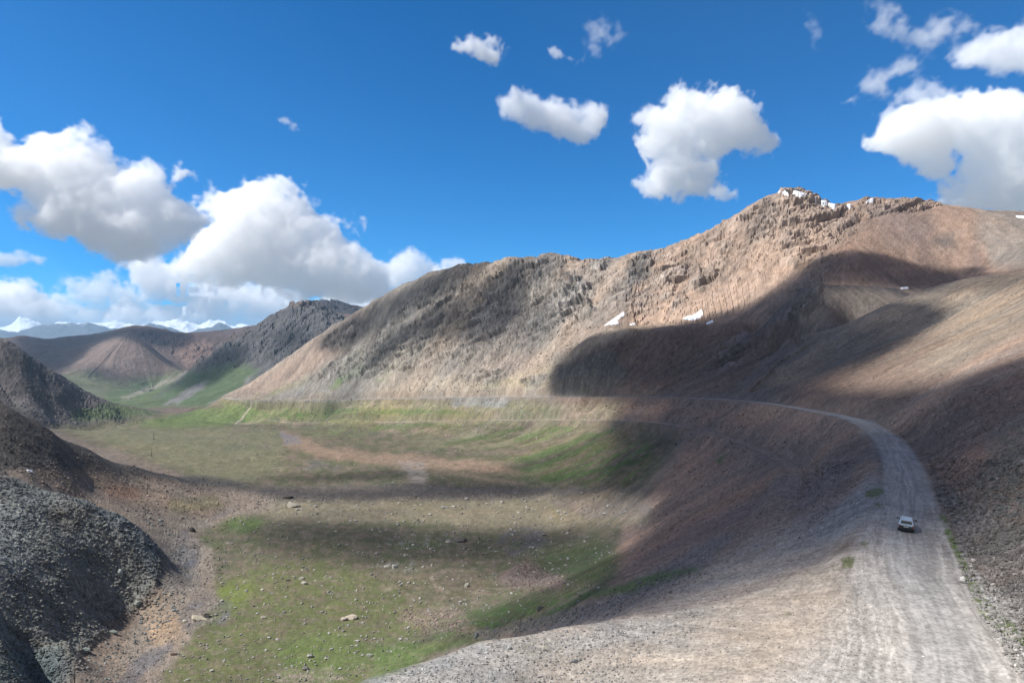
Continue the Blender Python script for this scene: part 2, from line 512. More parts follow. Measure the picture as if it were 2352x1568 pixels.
# ------------------------------------------------------------------ ground material: one earth shader, fed by the land's own colour
def earth_material(name, near=True):
    m = bpy.data.materials.new(name)
    m.use_nodes = True
    nt = m.node_tree
    N, L = nt.nodes, nt.links
    b = N['Principled BSDF']
    b.inputs['Roughness'].default_value = 0.95
    b.inputs['Specular IOR Level'].default_value = 0.12
    at = N.new('ShaderNodeAttribute')
    at.attribute_name = 'tint'
    rg = N.new('ShaderNodeAttribute')
    rg.attribute_name = 'stony'
    geo = N.new('ShaderNodeNewGeometry')
    cols = at.outputs['Color']
    hs = None
    specs = ((0.7, 0.5, 0.5), (2.6, 0.45, 0.6), (9.0, 0.5, 0.35), (0.12, 0.25, 0.35)) if near else ((0.05, 0.5, .6), (0.012, .35, .5))
    for k, (scale, amt, bump) in enumerate(specs):
        if k == 1 and near:
            n = N.new('ShaderNodeTexVoronoi')
            n.inputs['Scale'].default_value = scale
            fac = n.outputs['Distance']
        else:
            n = N.new('ShaderNodeTexNoise')
            n.inputs['Scale'].default_value = scale
            n.inputs['Detail'].default_value = 5
            n.inputs['Roughness'].default_value = 0.7
            fac = n.outputs['Fac']
        L.new(geo.outputs['Position'], n.inputs['Vector'])
        mr = N.new('ShaderNodeMapRange')
        mr.inputs[1].default_value = 0.3 if not (k == 1 and near) else 0.0
        mr.inputs[2].default_value = 0.7
        mr.inputs[3].default_value = 1 - amt * .5
        mr.inputs[4].default_value = 1 + amt * .5
        L.new(fac, mr.inputs[0])
        mx = N.new('ShaderNodeVectorMath')
        mx.operation = 'MULTIPLY'
        L.new(cols, mx.inputs[0])
        L.new(mr.outputs[0], mx.inputs[1])
        cols = mx.outputs[0]
        if k < 2:
            bp = N.new('ShaderNodeBump')
            if near:
                bs = N.new('ShaderNodeMath')
                bs.operation = 'MULTIPLY_ADD'
                bs.inputs[1].default_value = bump
                bs.inputs[2].default_value = .06
                L.new(rg.outputs['Fac'], bs.inputs[0])
                L.new(bs.outputs[0], bp.inputs['Strength'])
            else:
                bp.inputs['Strength'].default_value = bump
            bp.inputs['Distance'].default_value = (0.25 / scale) * (0.8 if near else 0.5)
            L.new(fac, bp.inputs['Height'])
            if hs is not None:
                L.new(hs, bp.inputs['Normal'])
            hs = bp.outputs[0]
    L.new(cols, b.inputs['Base Color'])
    L.new(hs, b.inputs['Normal'])
    return m


def simple_material(name, c, rough=0.6, metal=0.0, spec=0.5, noise=0.0, nscale=5.0):
    m = bpy.data.materials.new(name)
    m.use_nodes = True
    nt = m.node_tree
    b = nt.nodes['Principled BSDF']
    b.inputs['Base Color'].default_value = (*c, 1)
    b.inputs['Roughness'].default_value = rough
    b.inputs['Metallic'].default_value = metal
    b.inputs['Specular IOR Level'].default_value = spec
    if noise:
        n = nt.nodes.new('ShaderNodeTexNoise')
        n.inputs['Scale'].default_value = nscale
        n.inputs['Detail'].default_value = 4
        co = nt.nodes.new('ShaderNodeTexCoord')
        nt.links.new(co.outputs['Object'], n.inputs['Vector'])
        r = nt.nodes.new('ShaderNodeValToRGB')
        r.color_ramp.elements[0].position = 0.3
        r.color_ramp.elements[1].position = 0.7
        r.color_ramp.elements[0].color = (*[v * (1 - noise) for v in c], 1)
        r.color_ramp.elements[1].color = (*[min(1, v * (1 + noise)) for v in c], 1)
        nt.links.new(n.outputs['Fac'], r.inputs[0])
        nt.links.new(r.outputs[0], b.inputs['Base Color'])
    return m


EARTH = earth_material('earth', True)
EARTH_FAR = earth_material('mountain_earth', False)
K = 0.545


def C(r, g, b, sat=.64):
    c = np.array(lin((r, g, b)), np.float32)
    g_ = c @ np.array([.3, .55, .15], np.float32)
    if g > r and g > b:
        sat = .80
    return (g_ + (c - g_) * sat) * K


# ------------------------------------------------------------------ the near land (one height field)
NU, NL = 1320, 1500
s_ = np.linspace(-1, 1, NU)
us = .9 * s_ + .9 * s_ ** 7          # dense where the photograph looks, reaching far beyond it on both sides
ld = np.linspace(math.log(12), math.log(2750), NL)
Zb = base_surface(control_near(), us, ld, 330, 330)
D = np.exp(ld)[:, None] + 0 * us[None]
X = us[None] * D
Y = D
vi, vj, slope = downslope(blur(Zb, 6), us, ld)
rng = np.random.default_rng(7)
white = rng.standard_normal(Zb.shape).astype(np.float32)
st1 = lic(white, vi, vj, 9)
st2 = lic(blur(rng.standard_normal(Zb.shape), 2).astype(np.float32) * 5, vi, vj, 34, 1.5)
st3 = lic(blur(rng.standard_normal(Zb.shape), 7).astype(np.float32) * 15, vi, vj, 45, 3.0)
PX = CX + F * X / Y
PY = CY - F * Zb / Y
wn = fbm(PX / 55, PY / 40, 4, 5)
wn2 = fbm(PX / 55 + 31, PY / 40 + 9, 4, 9)
wf = fbm(PX / 13, PY / 9, 3, 25)
wf2 = fbm(PX / 13 + 3, PY / 9 + 7, 3, 29)
SX = PX + wn * 16 + wf * 5
SY = PY + wn2 * 8 + wf2 * 3
print('base', time.time() - T0)


def Mk(poly, feather=8, crisp=False):
    r = poly_mask(poly, feather)
    return sample(r, SX, SY) if not crisp else sample(r, PX + wf * 2.5, PY + wf2 * 1.5)


col = np.empty(Zb.shape + (3,), np.float32)
col[:] = C(150, 130, 112)
stony = np.full(Zb.shape, 0.5, np.float32)


def put(poly, c, feather=12, a=1.0, sto=None, dmin=0, dmax=1e9, mod=None, crisp=False):
    m = Mk(poly, feather, crisp) * a
    if dmin or dmax < 1e8:
        m = m * (D > dmin) * (D < dmax)
    if mod is not None:
        m = m * mod
    col[:] = col * (1 - m[..., None]) + C(*c) * m[..., None]
    if sto is not None:
        stony[:] = stony * (1 - m) + sto * m
    return m


n60 = fbm(X / 60, Y / 60, 4, 41)
n20 = fbm(X / 20, Y / 20, 4, 51)
n150 = fbm(X / 150, Y / 150, 3, 61)
nimg = fbm(PX / 30, PY / 12, 4, 71)       # patches of plant cover, stretched like the photographed ones
patch = ss(-.15, .25, nimg)
patch2 = ss(-.05, .3, fbm(PX / 18 + 50, PY / 8, 4, 77))
strk = ss(-.6, 1.0, st2)
strk3 = ss(-.7, .9, st3)

# faces of the long ridge
put([(480, 912), (820, 700), (1060, 590), (1300, 575), (1300, 900), (900, 912)], (146, 136, 122), 20, sto=.8)
put([(1270, 570), (1560, 540), (1640, 740), (1300, 900)], (172, 146, 122), 30, sto=.7)
put([(1480, 560), (1850, 420), (2030, 440), (1900, 620), (1600, 745), (1380, 750)], (180, 148, 122), 30, sto=.6)
put([(1960, 440), (2220, 470), (2400, 480), (2400, 640), (2200, 660), (1860, 660)], (166, 131, 107), 25, sto=.5)
put([(1560, 560), (1700, 540), (1900, 620), (1600, 740), (1480, 740)], (186, 152, 124), 25, .6, mod=strk)
put([(2140, 500), (2240, 520), (2230, 640), (2140, 650)], (188, 148, 117), 20, .9, mod=strk3)
put([(2050, 540), (2110, 560), (2090, 640), (2040, 640)], (182, 142, 112), 16, .8)
put([(1990, 470), (2120, 462), (2160, 500), (2100, 610), (2040, 560)], (138, 116, 108), 18, .8, mod=strk3)
put([(2140, 540), (2190, 530), (2200, 570), (2150, 570)], (130, 118, 110), 12, .8)
put([(2235, 470), (2400, 480), (2400, 625), (2290, 610), (2250, 560)], (158, 144, 130), 16, .95)
put([(2240, 560), (2270, 640), (2240, 650), (2220, 600)], (140, 116, 110), 14, .6)
put([(520, 910), (720, 780), (870, 700), (800, 800), (650, 900)], (160, 134, 114), 18, .9)
put([(600, 908), (730, 868), (800, 835), (760, 880), (700, 908)], (136, 131, 126), 8, .9, mod=strk)
put([(560, 905), (640, 860), (700, 830), (640, 880)], (150, 128, 112), 8, .7)
put([(640, 902), (720, 860), (880, 780), (940, 770), (900, 815), (780, 850)], (122, 124, 82), 12, .75, mod=strk)
put([(762, 885), (785, 855), (820, 838), (852, 836), (820, 862)], (88, 124, 48), 4, 1, sto=.1)
put([(860, 862), (905, 828), (960, 795), (1000, 790), (945, 850)], (104, 126, 66), 8, .8, mod=patch2)
put([(560, 915), (620, 890), (700, 870), (620, 905)], (108, 122, 68), 8, .6, mod=strk)
put([(700, 905), (790, 860), (900, 800), (1000, 780), (960, 830), (860, 880)], (112, 124, 78), 10, .7, mod=ss(.2, .9, st2) * patch)
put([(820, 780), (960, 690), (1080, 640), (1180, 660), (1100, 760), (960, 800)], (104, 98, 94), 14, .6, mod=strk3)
put([(1060, 740), (1180, 700), (1260, 740), (1200, 820), (1080, 830)], (132, 118, 112), 16, .7)
put([(1130, 850), (1260, 800), (1300, 830), (1180, 890)], (172, 158, 138), 10, .6, sto=1, mod=patch2)
put([(860, 900), (1000, 860), (1250, 850), (1290, 905), (800, 909)], (172, 155, 130), 16, .8, sto=1)
put([(1000, 780), (1200, 760), (1250, 830), (1000, 850), (880, 870)], (150, 136, 122), 20, .8, sto=.9)
put([(1060, 870), (1180, 800), (1280, 810), (1200, 870)], (158, 138, 120), 15, .8)
put([(1290, 800), (1380, 740), (1440, 700), (1400, 750), (1320, 830)], (178, 150, 124), 14, .8)
put([(1130, 892), (1280, 826), (1400, 760), (1560, 740), (1440, 790), (1300, 890)], (184, 162, 126), 10, .85)
put([(1100, 880), (1200, 860), (1260, 885), (1120, 898)], (120, 126, 80), 8, .5, mod=patch)
# moraine and hollow
put([(1270, 852), (1400, 775), (1560, 748), (1760, 745), (1960, 735), (1800, 880), (1700, 903), (1290, 905)], (140, 114, 94), 14, 1, sto=.7)
put([(1270, 850), (1400, 800), (1450, 860), (1400, 905), (1285, 903)], (122, 120, 108), 16, .9, sto=1)
put([(1500, 905), (1600, 810), (1750, 760), (1700, 850), (1600, 905)], (152, 124, 108), 14, .7, mod=strk)
put([(1830, 720), (1880, 652), (2080, 658), (2180, 700), (1960, 735), (1840, 790)], (160, 136, 114), 12, .9)
# right hill and its slope down to the road
put([(1745, 900), (1850, 772), (1960, 733), (2080, 678), (2200, 640), (2420, 615), (2420, 850), (2020, 975), (1850, 950)], (166, 143, 116), 8, 1, sto=.6, dmax=540)
put([(1745, 905), (1900, 850), (2020, 840), (2200, 860), (2050, 975), (1850, 945)], (152, 120, 98), 18, .85, dmax=540)
put([(1900, 830), (2060, 770), (2200, 770), (2100, 850), (1950, 880)], (132, 108, 92), 18, .7, dmax=540, mod=strk3)
put([(2100, 900), (2352, 760), (2420, 740), (2420, 840), (2020, 978)], (186, 146, 116), 16, .85, dmax=540)
put([(2015, 978), (2420, 830), (2420, 1600), (2352, 1480), (2160, 1180)], (164, 128, 104), 8, 1, sto=.9, dmax=400)
put([(2230, 1120), (2290, 1000), (2420, 900), (2420, 1260), (2300, 1230)], (116, 122, 116), 26, .85, sto=1, dmax=300, mod=.5 + .5 * patch)
put([(2130, 1060), (2250, 1150), (2420, 1280), (2420, 1500), (2352, 1470), (2230, 1320), (2170, 1180)], (144, 134, 124), 14, .9, sto=1, dmax=200)
put([(2230, 1330), (2420, 1420), (2420, 1520), (2352, 1500)], (176, 160, 142), 10, .8, sto=1, dmax=200)
# slope below the road
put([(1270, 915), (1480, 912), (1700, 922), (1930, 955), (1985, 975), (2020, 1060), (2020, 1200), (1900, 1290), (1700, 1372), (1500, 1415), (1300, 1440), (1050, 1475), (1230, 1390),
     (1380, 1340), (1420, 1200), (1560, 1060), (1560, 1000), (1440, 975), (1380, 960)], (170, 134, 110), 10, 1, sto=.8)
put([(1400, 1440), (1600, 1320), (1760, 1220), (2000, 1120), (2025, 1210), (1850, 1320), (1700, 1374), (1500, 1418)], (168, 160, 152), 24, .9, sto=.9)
put([(1180, 1470), (1400, 1370), (1640, 1230), (1700, 1220), (1600, 1330), (1450, 1420)], (146, 140, 136), 16, .8, sto=1)
put([(1820, 1180), (1900, 1060), (1960, 1060), (1960, 1130), (1850, 1210)], (150, 134, 128), 16, .6, sto=1)
put([(1430, 1310), (1600, 1200), (1780, 1125), (1800, 1140), (1640, 1225), (1480, 1300)], (176, 132, 112), 10, .8, sto=.2)
put([(1380, 1340), (1500, 1300), (1440, 1330), (1400, 1360)], (168, 132, 114), 8, .6)
put([(1550, 1090), (1640, 1035), (1660, 1035), (1590, 1080)], (96, 124, 60), 5, .0)
put([(1645, 1063), (1672, 1045), (1676, 1050), (1652, 1067)], (84, 116, 50), 3, .9)
# valley floor
fl = [(80, 972), (300, 962), (500, 922), (900, 925), (1250, 932), (1440, 925), (1400, 965), (1500, 985), (1560, 1010), (1500, 1100), (1420, 1180), (1420, 1300), (1350, 1400), (1050, 1480), (850, 1600), (200, 1600),
      (430, 1300), (430, 1190), (600, 1130), (400, 1080), (200, 1010)]
put(fl, (124, 122, 80), 12, 1, sto=.25, dmin=150)
put(fl, (152, 132, 104), 12, .85, dmin=150, mod=patch)
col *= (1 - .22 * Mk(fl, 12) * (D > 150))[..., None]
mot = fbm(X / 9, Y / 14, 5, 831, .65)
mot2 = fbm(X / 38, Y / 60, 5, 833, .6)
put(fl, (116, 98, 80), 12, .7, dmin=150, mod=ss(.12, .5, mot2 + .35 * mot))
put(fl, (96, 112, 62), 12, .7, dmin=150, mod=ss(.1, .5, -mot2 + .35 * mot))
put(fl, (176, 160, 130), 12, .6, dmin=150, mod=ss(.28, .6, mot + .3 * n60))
put([(500, 915), (900, 920), (1250, 925), (1300, 935), (1250, 970), (560, 972)], (128, 130, 82), 6, .9, sto=.6)
put([(640, 922), (900, 925), (1300, 928), (1440, 945), (1300, 965), (1000, 940), (700, 932)], (168, 148, 126), 6, .75, sto=1, mod=.4 + .6 * patch2)
put([(1030, 914), (1180, 914), (1150, 934), (1040, 930)], (146, 150, 148), 5, .9, sto=1)
put([(300, 975), (480, 935), (570, 925), (600, 945), (560, 968), (500, 985), (380, 985)], (106, 128, 62), 8, .9, sto=.3)
put([(600, 935), (760, 935), (900, 945), (700, 960), (600, 962)], (100, 128, 58), 6, .9, mod=patch2)
put([(1150, 945), (1260, 935), (1300, 945), (1180, 958)], (98, 126, 60), 5, .8, mod=patch2)
put([(700, 980), (900, 978), (820, 1005), (720, 1000)], (110, 130, 70), 6, .7, mod=patch)
put([(150, 985), (640, 985), (660, 1080), (520, 1112), (350, 1050)], (130, 128, 84), 12, .8)
put([(900, 1000), (1330, 975), (1400, 1000), (1250, 1030), (1000, 1040)], (140, 134, 92), 10, .7, mod=strk)
put([(1180, 1020), (1270, 980), (1340, 985), (1270, 1010)], (92, 124, 52), 6, .8, mod=strk)
put([(1210, 1060), (1340, 1015), (1480, 1010), (1520, 1050), (1450, 1110), (1250, 1110), (1150, 1100)], (96, 120, 62), 12, .85, mod=strk)
put([(645, 988), (690, 1000), (760, 1030), (980, 1048), (1120, 1062), (1230, 1090), (1080, 1082), (900, 1070), (740, 1050), (655, 1025)], (172, 136, 104), 8, .85)
put([(640, 990), (680, 1000), (700, 1018), (655, 1020)], (132, 128, 134), 4, .8)
put([(700, 1060), (790, 1062), (780, 1082), (690, 1078)], (124, 120, 128), 8, .6, mod=ss(-.2, .2, mot))
put([(900, 1060), (975, 1062), (982, 1090), (975, 1112), (950, 1112), (935, 1085)], (176, 158, 148), 8, .8, mod=ss(-.4, .1, mot))
put([(990, 1075), (1150, 1100), (1250, 1120), (1120, 1108)], (168, 142, 108), 4, .7)
put([(560, 1118), (900, 1112), (1500, 1122), (1500, 1145), (900, 1152), (600, 1156)], (124, 112, 106), 8, .8, sto=.8)
put([(600, 1155), (900, 1152), (1480, 1130), (1500, 1200), (1300, 1222), (1000, 1205), (620, 1190)], (156, 142, 106), 10, .7)
put([(560, 1150), (700, 1140), (900, 1155), (800, 1180), (640, 1180), (560, 1170)], (170, 160, 128), 8, .6, sto=.9, mod=patch2)
put([(1250, 1150), (1480, 1145), (1500, 1180), (1350, 1190)], (140, 124, 118), 8, .6, sto=.9)
put([(1170, 1215), (1240, 1205), (1265, 1250), (1180, 1275), (1130, 1250)], (118, 110, 114), 8, .8, sto=1, mod=.25 + .75 * ss(-.2, .2, mot + .5 * mot2))
put([(560, 1300), (760, 1285), (1000, 1400), (900, 1600), (380, 1600), (430, 1450)], (112, 122, 66), 24, .8, sto=.15, mod=.35 + .65 * (1 - patch))
put([(640, 1480), (760, 1440), (860, 1500), (760, 1568), (640, 1560)], (104, 130, 54), 20, .6)
put([(480, 1332), (540, 1325), (580, 1350), (550, 1400), (500, 1370)], (124, 140, 48), 14, .8, mod=ss(-.4, .1, mot))
put([(500, 1200), (560, 1180), (620, 1200), (560, 1230)], (96, 122, 54), 10, .8)
put([(1225, 1262), (1400, 1240), (1430, 1310), (1380, 1350), (1240, 1345)], (84, 112, 56), 26, .8, sto=.1, mod=.4 + .6 * patch)
put([(980, 1430), (1160, 1385), (1290, 1360), (1400, 1350), (1260, 1420), (1120, 1455), (1000, 1470)], (84, 122, 50), 9, .85, mod=.35 + .65 * patch, sto=.5)
put([(860, 1480), (1050, 1470), (1180, 1450), (1000, 1500), (850, 1580)], (98, 126, 52), 8, .6)
put([(1340, 1370), (1480, 1325), (1600, 1300), (1610, 1310), (1420, 1370)], (92, 122, 54), 6, .8)
put([(1200, 1290), (1300, 1322), (1290, 1352), (1180, 1345), (1130, 1330)], (152, 124, 110), 7, .9, sto=1)
put([(920, 1395), (1060, 1400), (1100, 1455), (980, 1450), (915, 1420)], (164, 134, 116), 7, .9, sto=1, mod=.4 + .6 * patch2)
put([(1080, 1455), (1300, 1400), (1420, 1375), (1300, 1425), (1120, 1470)], (150, 138, 122), 5, .8, sto=1)
put([(630, 1535), (760, 1530), (800, 1560), (700, 1568), (620, 1560)], (172, 152, 132), 6, .9, sto=1, mod=.3 + .7 * patch2)
put([(860, 1290), (960, 1290), (960, 1320), (860, 1310)], (168, 164, 146), 6, .6, sto=1, mod=patch2)
put([(880, 1230), (1080, 1225), (1060, 1250), (880, 1255)], (160, 158, 148), 6, .55, sto=1, mod=patch2)
# stream bed and red ground on the left
put([(590, 1128), (500, 1160), (420, 1195), (390, 1260), (370, 1380), (260, 1490), (170, 1600), (340, 1600), (420, 1490), (500, 1380), (490, 1270), (450, 1225), (520, 1195), (640, 1160)], (158, 139, 120), 10, .95, sto=.9)
put([(425, 1210), (455, 1240), (450, 1300), (430, 1330), (405, 1280)], (116, 110, 118), 8, .85, mod=.25 + .75 * ss(-.2, .2, mot + .5 * mot2))
put([(400, 1395), (480, 1365), (530, 1385), (520, 1425), (420, 1440)], (128, 124, 132), 8, .85, sto=1, mod=.25 + .75 * ss(-.2, .2, mot + .5 * mot2))
put([(270, 1568), (310, 1510), (400, 1465), (390, 1500), (310, 1568)], (124, 120, 124), 6, .85, sto=1)
put([(480, 1175), (560, 1150), (540, 1175), (490, 1195)], (120, 112, 114), 5, .7)
put([(40, 1060), (330, 1085), (560, 1122), (600, 1150), (420, 1200), (375, 1245), (200, 1160), (100, 1110)], (146, 127, 108), 10, .95, sto=.8, dmin=340)
put([(240, 1120), (320, 1115), (330, 1145), (250, 1150)], (170, 122, 92), 12, .6, dmin=340)
put([(380, 1150), (500, 1140), (520, 1165), (400, 1180)], (126, 124, 78), 8, .6, dmin=340)
put([(-50, 895), (0, 920), (300, 1065), (600, 1112), (560, 1124), (330, 1092), (60, 1072), (-50, 1095)], (104, 97, 90), 6, 1, sto=.8, dmax=600)
put([(-50, 1085), (60, 1098), (130, 1122), (200, 1145), (300, 1175), (378, 1262), (350, 1370), (270, 1430), (190, 1500), (150, 1600), (-50, 1600)], (130, 133, 129), 16, 1, sto=1, dmax=352)
put([(-50, 1180), (60, 1130), (100, 1200), (60, 1300), (-50, 1330)], (154, 160, 156), 26, .7, dmax=350)
put([(100, 1200), (150, 1160), (230, 1180), (160, 1230)], (118, 112, 104), 12, .6, dmax=350)
put([(0, 1500), (150, 1490), (120, 1568), (0, 1568)], (112, 126, 124), 12, .7, dmax=350, sto=.4)
# second mountain on the left
put([(-50, 740), (0, 770), (380, 948), (200, 975), (-50, 975)], (118, 106, 102), 4, 1, sto=.9, dmin=1300)
put([(170, 945), (260, 928), (380, 945), (300, 962), (160, 968)], (104, 122, 72), 6, .85, dmin=1400)
put([(-50, 930), (120, 940), (200, 975), (-50, 975)], (124, 116, 110), 10, .8, dmin=1300)
# the bench and the gravel road
bench = [(800, 1600), (850, 1566), (1100, 1474), (1300, 1438), (1500, 1413), (1700, 1370), (1900, 1288), (1985, 1212), (2015, 1130), (2010, 1050), (1980, 1000), (1960, 965), (2012, 966), (2080, 1015), (2122, 1080),
         (2160, 1180), (2200, 1290), (2260, 1380), (2365, 1480), (2420, 1540), (2420, 1600)]
put(bench, (196, 180, 160), 7, 1, sto=.4, dmax=230, mod=np.maximum(ss(150, 75, D), ss(1750, 1900, PX)))
put([(1900, 1290), (1985, 1212), (2015, 1130), (2010, 1050), (1980, 1000), (2050, 990), (2122, 1080), (2160, 1180), (2080, 1260)], (144, 126, 110), 10, .95, sto=.7, dmax=230)
put([(820, 1568), (1100, 1475), (1500, 1414), (1650, 1395), (1500, 1460), (1200, 1530), (1100, 1600)], (192, 185, 174), 12, .8, sto=1, dmax=100)
put([(1600, 1440), (1900, 1330), (2000, 1350), (1950, 1568), (1600, 1600)], (198, 178, 154), 20, .7, sto=.2, dmax=100)
put([(1850, 1240), (2000, 1100), (2060, 1150), (2040, 1260)], (176, 170, 164), 16, .8, dmax=130)
put([(1130, 1490), (1250, 1470), (1330, 1500), (1250, 1520)], (176, 168, 120), 12, .5, dmax=100, mod=patch2)
print('zones', time.time() - T0)

def ruts(lat, arc):
    """wheel ruts, tyre lines and washed dust along a track: relative brightness"""
    wob = .55 * fbm(arc / 16, lat / 9, 3, 90) + .16 * fbm(arc / 3.5, lat / 3, 2, 89)
    a = 1 - np.abs(fbm((lat + wob) * .75, arc / 46, 3, 91, .65)) * 5
    b = 1 - np.abs(fbm((lat + wob * 1.4) * 1.3 + 9, arc / 30, 2, 92, .6)) * 6
    c = fbm(arc / 7, lat / 2.2, 4, 95, .6)
    return .34 * np.clip(a, 0, 1) + .2 * np.clip(b, 0, 1) + .15 * c - .13


put(fl, (120, 104, 86), 12, .35, dmin=150, mod=ss(.05, .5, fbm(X / 14, Y / 22, 5, 835, .68)))
put(fl, (166, 156, 122), 12, .35, dmin=150, mod=ss(.15, .5, fbm(X / 6, Y / 9, 4, 837, .68)))

def strip(pts, w):
    p = np.array(pts, float)
    t = np.gradient(p, axis=0)
    t /= np.hypot(t[:, 0], t[:, 1])[:, None]
    n = np.stack([-t[:, 1], t[:, 0]], 1) * w / 2
    return [tuple(q) for q in np.concatenate([p + n, (p - n)[::-1]])]


for tr_, w_, a_ in (([(991, 1330), (1000, 1318), (1025, 1312), (1060, 1313), (1098, 1311)], 4, .6), ([(991, 1330), (1000, 1345), (1018, 1356), (1036, 1362)], 5, .7),
                    ([(1084, 1470), (1150, 1440), (1230, 1412), (1300, 1378), (1375, 1342)], 7, .7), ([(1180, 1110), (1260, 1098), (1360, 1075), (1440, 1050), (1520, 1030)], 4, .6),
                    ([(1220, 1085), (1320, 1070), (1400, 1040), (1480, 1015)], 3, .5), ([(640, 1190), (760, 1210), (880, 1205), (1000, 1225)], 3, .4),
                    ([(430, 1000), (520, 1002), (640, 1030), (700, 1060)], 3, .5), ([(1240, 1000), (1340, 990), (1430, 975)], 4, .5), ([(1180, 1040), (1280, 1010), (1380, 990)], 4, .5),
                    ([(1500, 1290), (1620, 1205), (1780, 1120), (1830, 1085)], 6, .5), ([(1560, 1230), (1680, 1150), (1790, 1100)], 5, .4), ([(1480, 1170), (1600, 1120), (1740, 1070)], 5, .35),
                    ([(1700, 1290), (1760, 1260), (1790, 1200), (1812, 1135)], 12, .4)):
    put(strip(tr_, w_), (166, 142, 120), 2, a_ * .7, crisp=True)
for tr_, w_, a_ in (([(1180, 1060), (1270, 1035), (1360, 1000), (1420, 985)], 9, .7), ([(1240, 1100), (1340, 1085), (1440, 1065), (1500, 1040)], 9, .7), ([(760, 960), (860, 950), (960, 942), (1060, 945)], 7, .6),
                    ([(860, 985), (960, 975), (1060, 978)], 6, .6), ([(1020, 1025), (1120, 1000), (1200, 985)], 8, .6), ([(1180, 1012), (1230, 995), (1300, 982)], 8, .6), ([(660, 950), (740, 945), (820, 938)], 7, .6)):
    put(strip(tr_, w_), (84, 116, 50), 5, a_)

# roads: distance fields
mats_road = []
for pts, wd in ((UPPER, 2.8), (LOWER, 1.9)):
    br, zr, lat, arc = road_frame(X, Y, pts)
    hw = wd + np.interp(D, [0, 90, 160, 220, 300, 600, 1500], [1.2, .3, .1, -.2, -.3, .7, 2.4] if pts is UPPER else [0, 0, 0, 0, .2, 1.6, 3.4])
    mats_road.append((br, zr, lat, arc, hw))
brU, zrU, latU, arcU, hwU = mats_road[0]
# wheel ruts and dust, running along the road
rut = ruts(latU, arcU)
rw_ = np.interp(D, [40, 60, 95, 130], [15, 8.5, 4.4, 3.6])
w = ss(rw_, rw_ * .55, brU)
w = np.clip(w, 0, 1) * (stony < .95)
col[:] = col * (1 - .85 * w[..., None] ) + (C(196, 189, 180) if 1 else 0) * (.85 * w[..., None] )
col *= (1 + w[..., None] * rut[..., None])
for (br, zr, lat, arc, hw), c in zip(mats_road, (C(188, 182, 174), C(188, 166, 144))):
    m = ss(hw + .9, hw - .5, br) * (D >= 95) * (1 if hw is hwU else .25 + .75 * ss(420, 620, D))
    edge = ss(hw + 14, hw, br) * (D > 130) * .35
    col[:] = col * (1 - edge[..., None]) + C(158, 140, 124) * edge[..., None]
    col[:] = col * (1 - m[..., None]) + c * m[..., None]
brl, _, _, _ = road_frame(X, Y, LINK)
ml = ss(4.5, 2.2, brl)
col[:] = col * (1 - ml[..., None]) + C(178, 162, 140) * ml[..., None]
roadm = np.clip(sum(ss(hw + 3.0, hw + .3, br) for br, zr, lat, arc, hw in mats_road), 0, 1)
flat = 1 - roadm
for q in ([(1930, 1300), (1960, 1290), (1955, 1315), (1930, 1318)], [(1990, 1140), (2025, 1130), (2020, 1155), (1992, 1158)], [(2010, 1175), (2030, 1172), (2025, 1185)], [(1800, 1410), (1815, 1405), (1812, 1415)], [(1975, 1262), (2000, 1262), (1990, 1275)]):
    put(q, (112, 124, 58), 4, .8, dmax=160)
put([(2155, 1180), (2175, 1185), (2200, 1250), (2235, 1330), (2270, 1390), (2340, 1450), (2420, 1520), (2400, 1540), (2320, 1480), (2250, 1420), (2220, 1340), (2190, 1270)], (112, 134, 54), 5, .9, dmax=140, mod=ss(-.5, .1, nimg), crisp=True)

# ------------------------------------------------------------------ rock outcrops
rock_polys = [
    [(905, 800), (950, 740), (1040, 660), (1130, 612), (1215, 600), (1200, 650), (1120, 700), (1020, 760)],
    [(1140, 640), (1190, 592), (1290, 590), (1290, 630), (1210, 670)],
    [(1170, 735), (1200, 680), (1260, 630), (1330, 625), (1360, 660), (1375, 720), (1320, 745), (1280, 760), (1200, 770)],
    [(1350, 600), (1420, 598), (1400, 620), (1360, 618)],
    [(1432, 612), (1455, 586), (1502, 580), (1506, 604), (1480, 650), (1440, 665)],
    [(1500, 650), (1520, 610), (1560, 590), (1588, 605), (1575, 640), (1540, 662)],
    [(1575, 655), (1610, 615), (1672, 578), (1682, 600), (1665, 640), (1610, 670)],
    [(1515, 685), (1530, 662), (1550, 655), (1556, 675), (1535, 692)],
    [(1520, 720), (1545, 695), (1575, 680), (1570, 700)],
    [(1690, 505), (1760, 455), (1800, 470), (1795, 545), (1760, 570), (1720, 560)],
    [(1780, 470), (1880, 462), (1965, 480), (1975, 530), (1910, 580), (1830, 620), (1790, 600), (1800, 540)],
    [(1785, 446), (1835, 434), (1885, 458), (1850, 480), (1800, 470)],
    [(1640, 560), (1680, 540), (1690, 560), (1650, 590)],
    [(1960, 480), (2000, 458), (2110, 464), (2150, 478), (2060, 490), (1990, 500)],
    [(700, 872), (780, 820), (860, 775), (960, 760), (1010, 785), (940, 840), (840, 870)],
    [(740, 770), (820, 730), (860, 740), (800, 800), (740, 800)],
    [(1180, 880), (1220, 860), (1260, 862), (1240, 890)],
    [(1690, 892), (1740, 840), (1830, 772), (1875, 770), (1860, 810), (1790, 860), (1750, 905)],
    [(1800, 740), (1830, 660), (1870, 615), (1905, 600), (1890, 660), (1850, 720)],
    [(1600, 860), (1660, 790), (1720, 760), (1740, 780), (1680, 840)],
    [(1040, 870), (1100, 845), (1180, 850), (1130, 880)],
    [(-60, 760), (0, 775), (120, 855), (175, 925), (110, 925), (0, 890), (-60, 880)],
    [(2250, 1010), (2352, 940), (2420, 900), (2420, 1120), (2300, 1080)],
]
rm = np.zeros(Zb.shape, np.float32)
for p in rock_polys:
    rm = np.maximum(rm, Mk(p, 8))
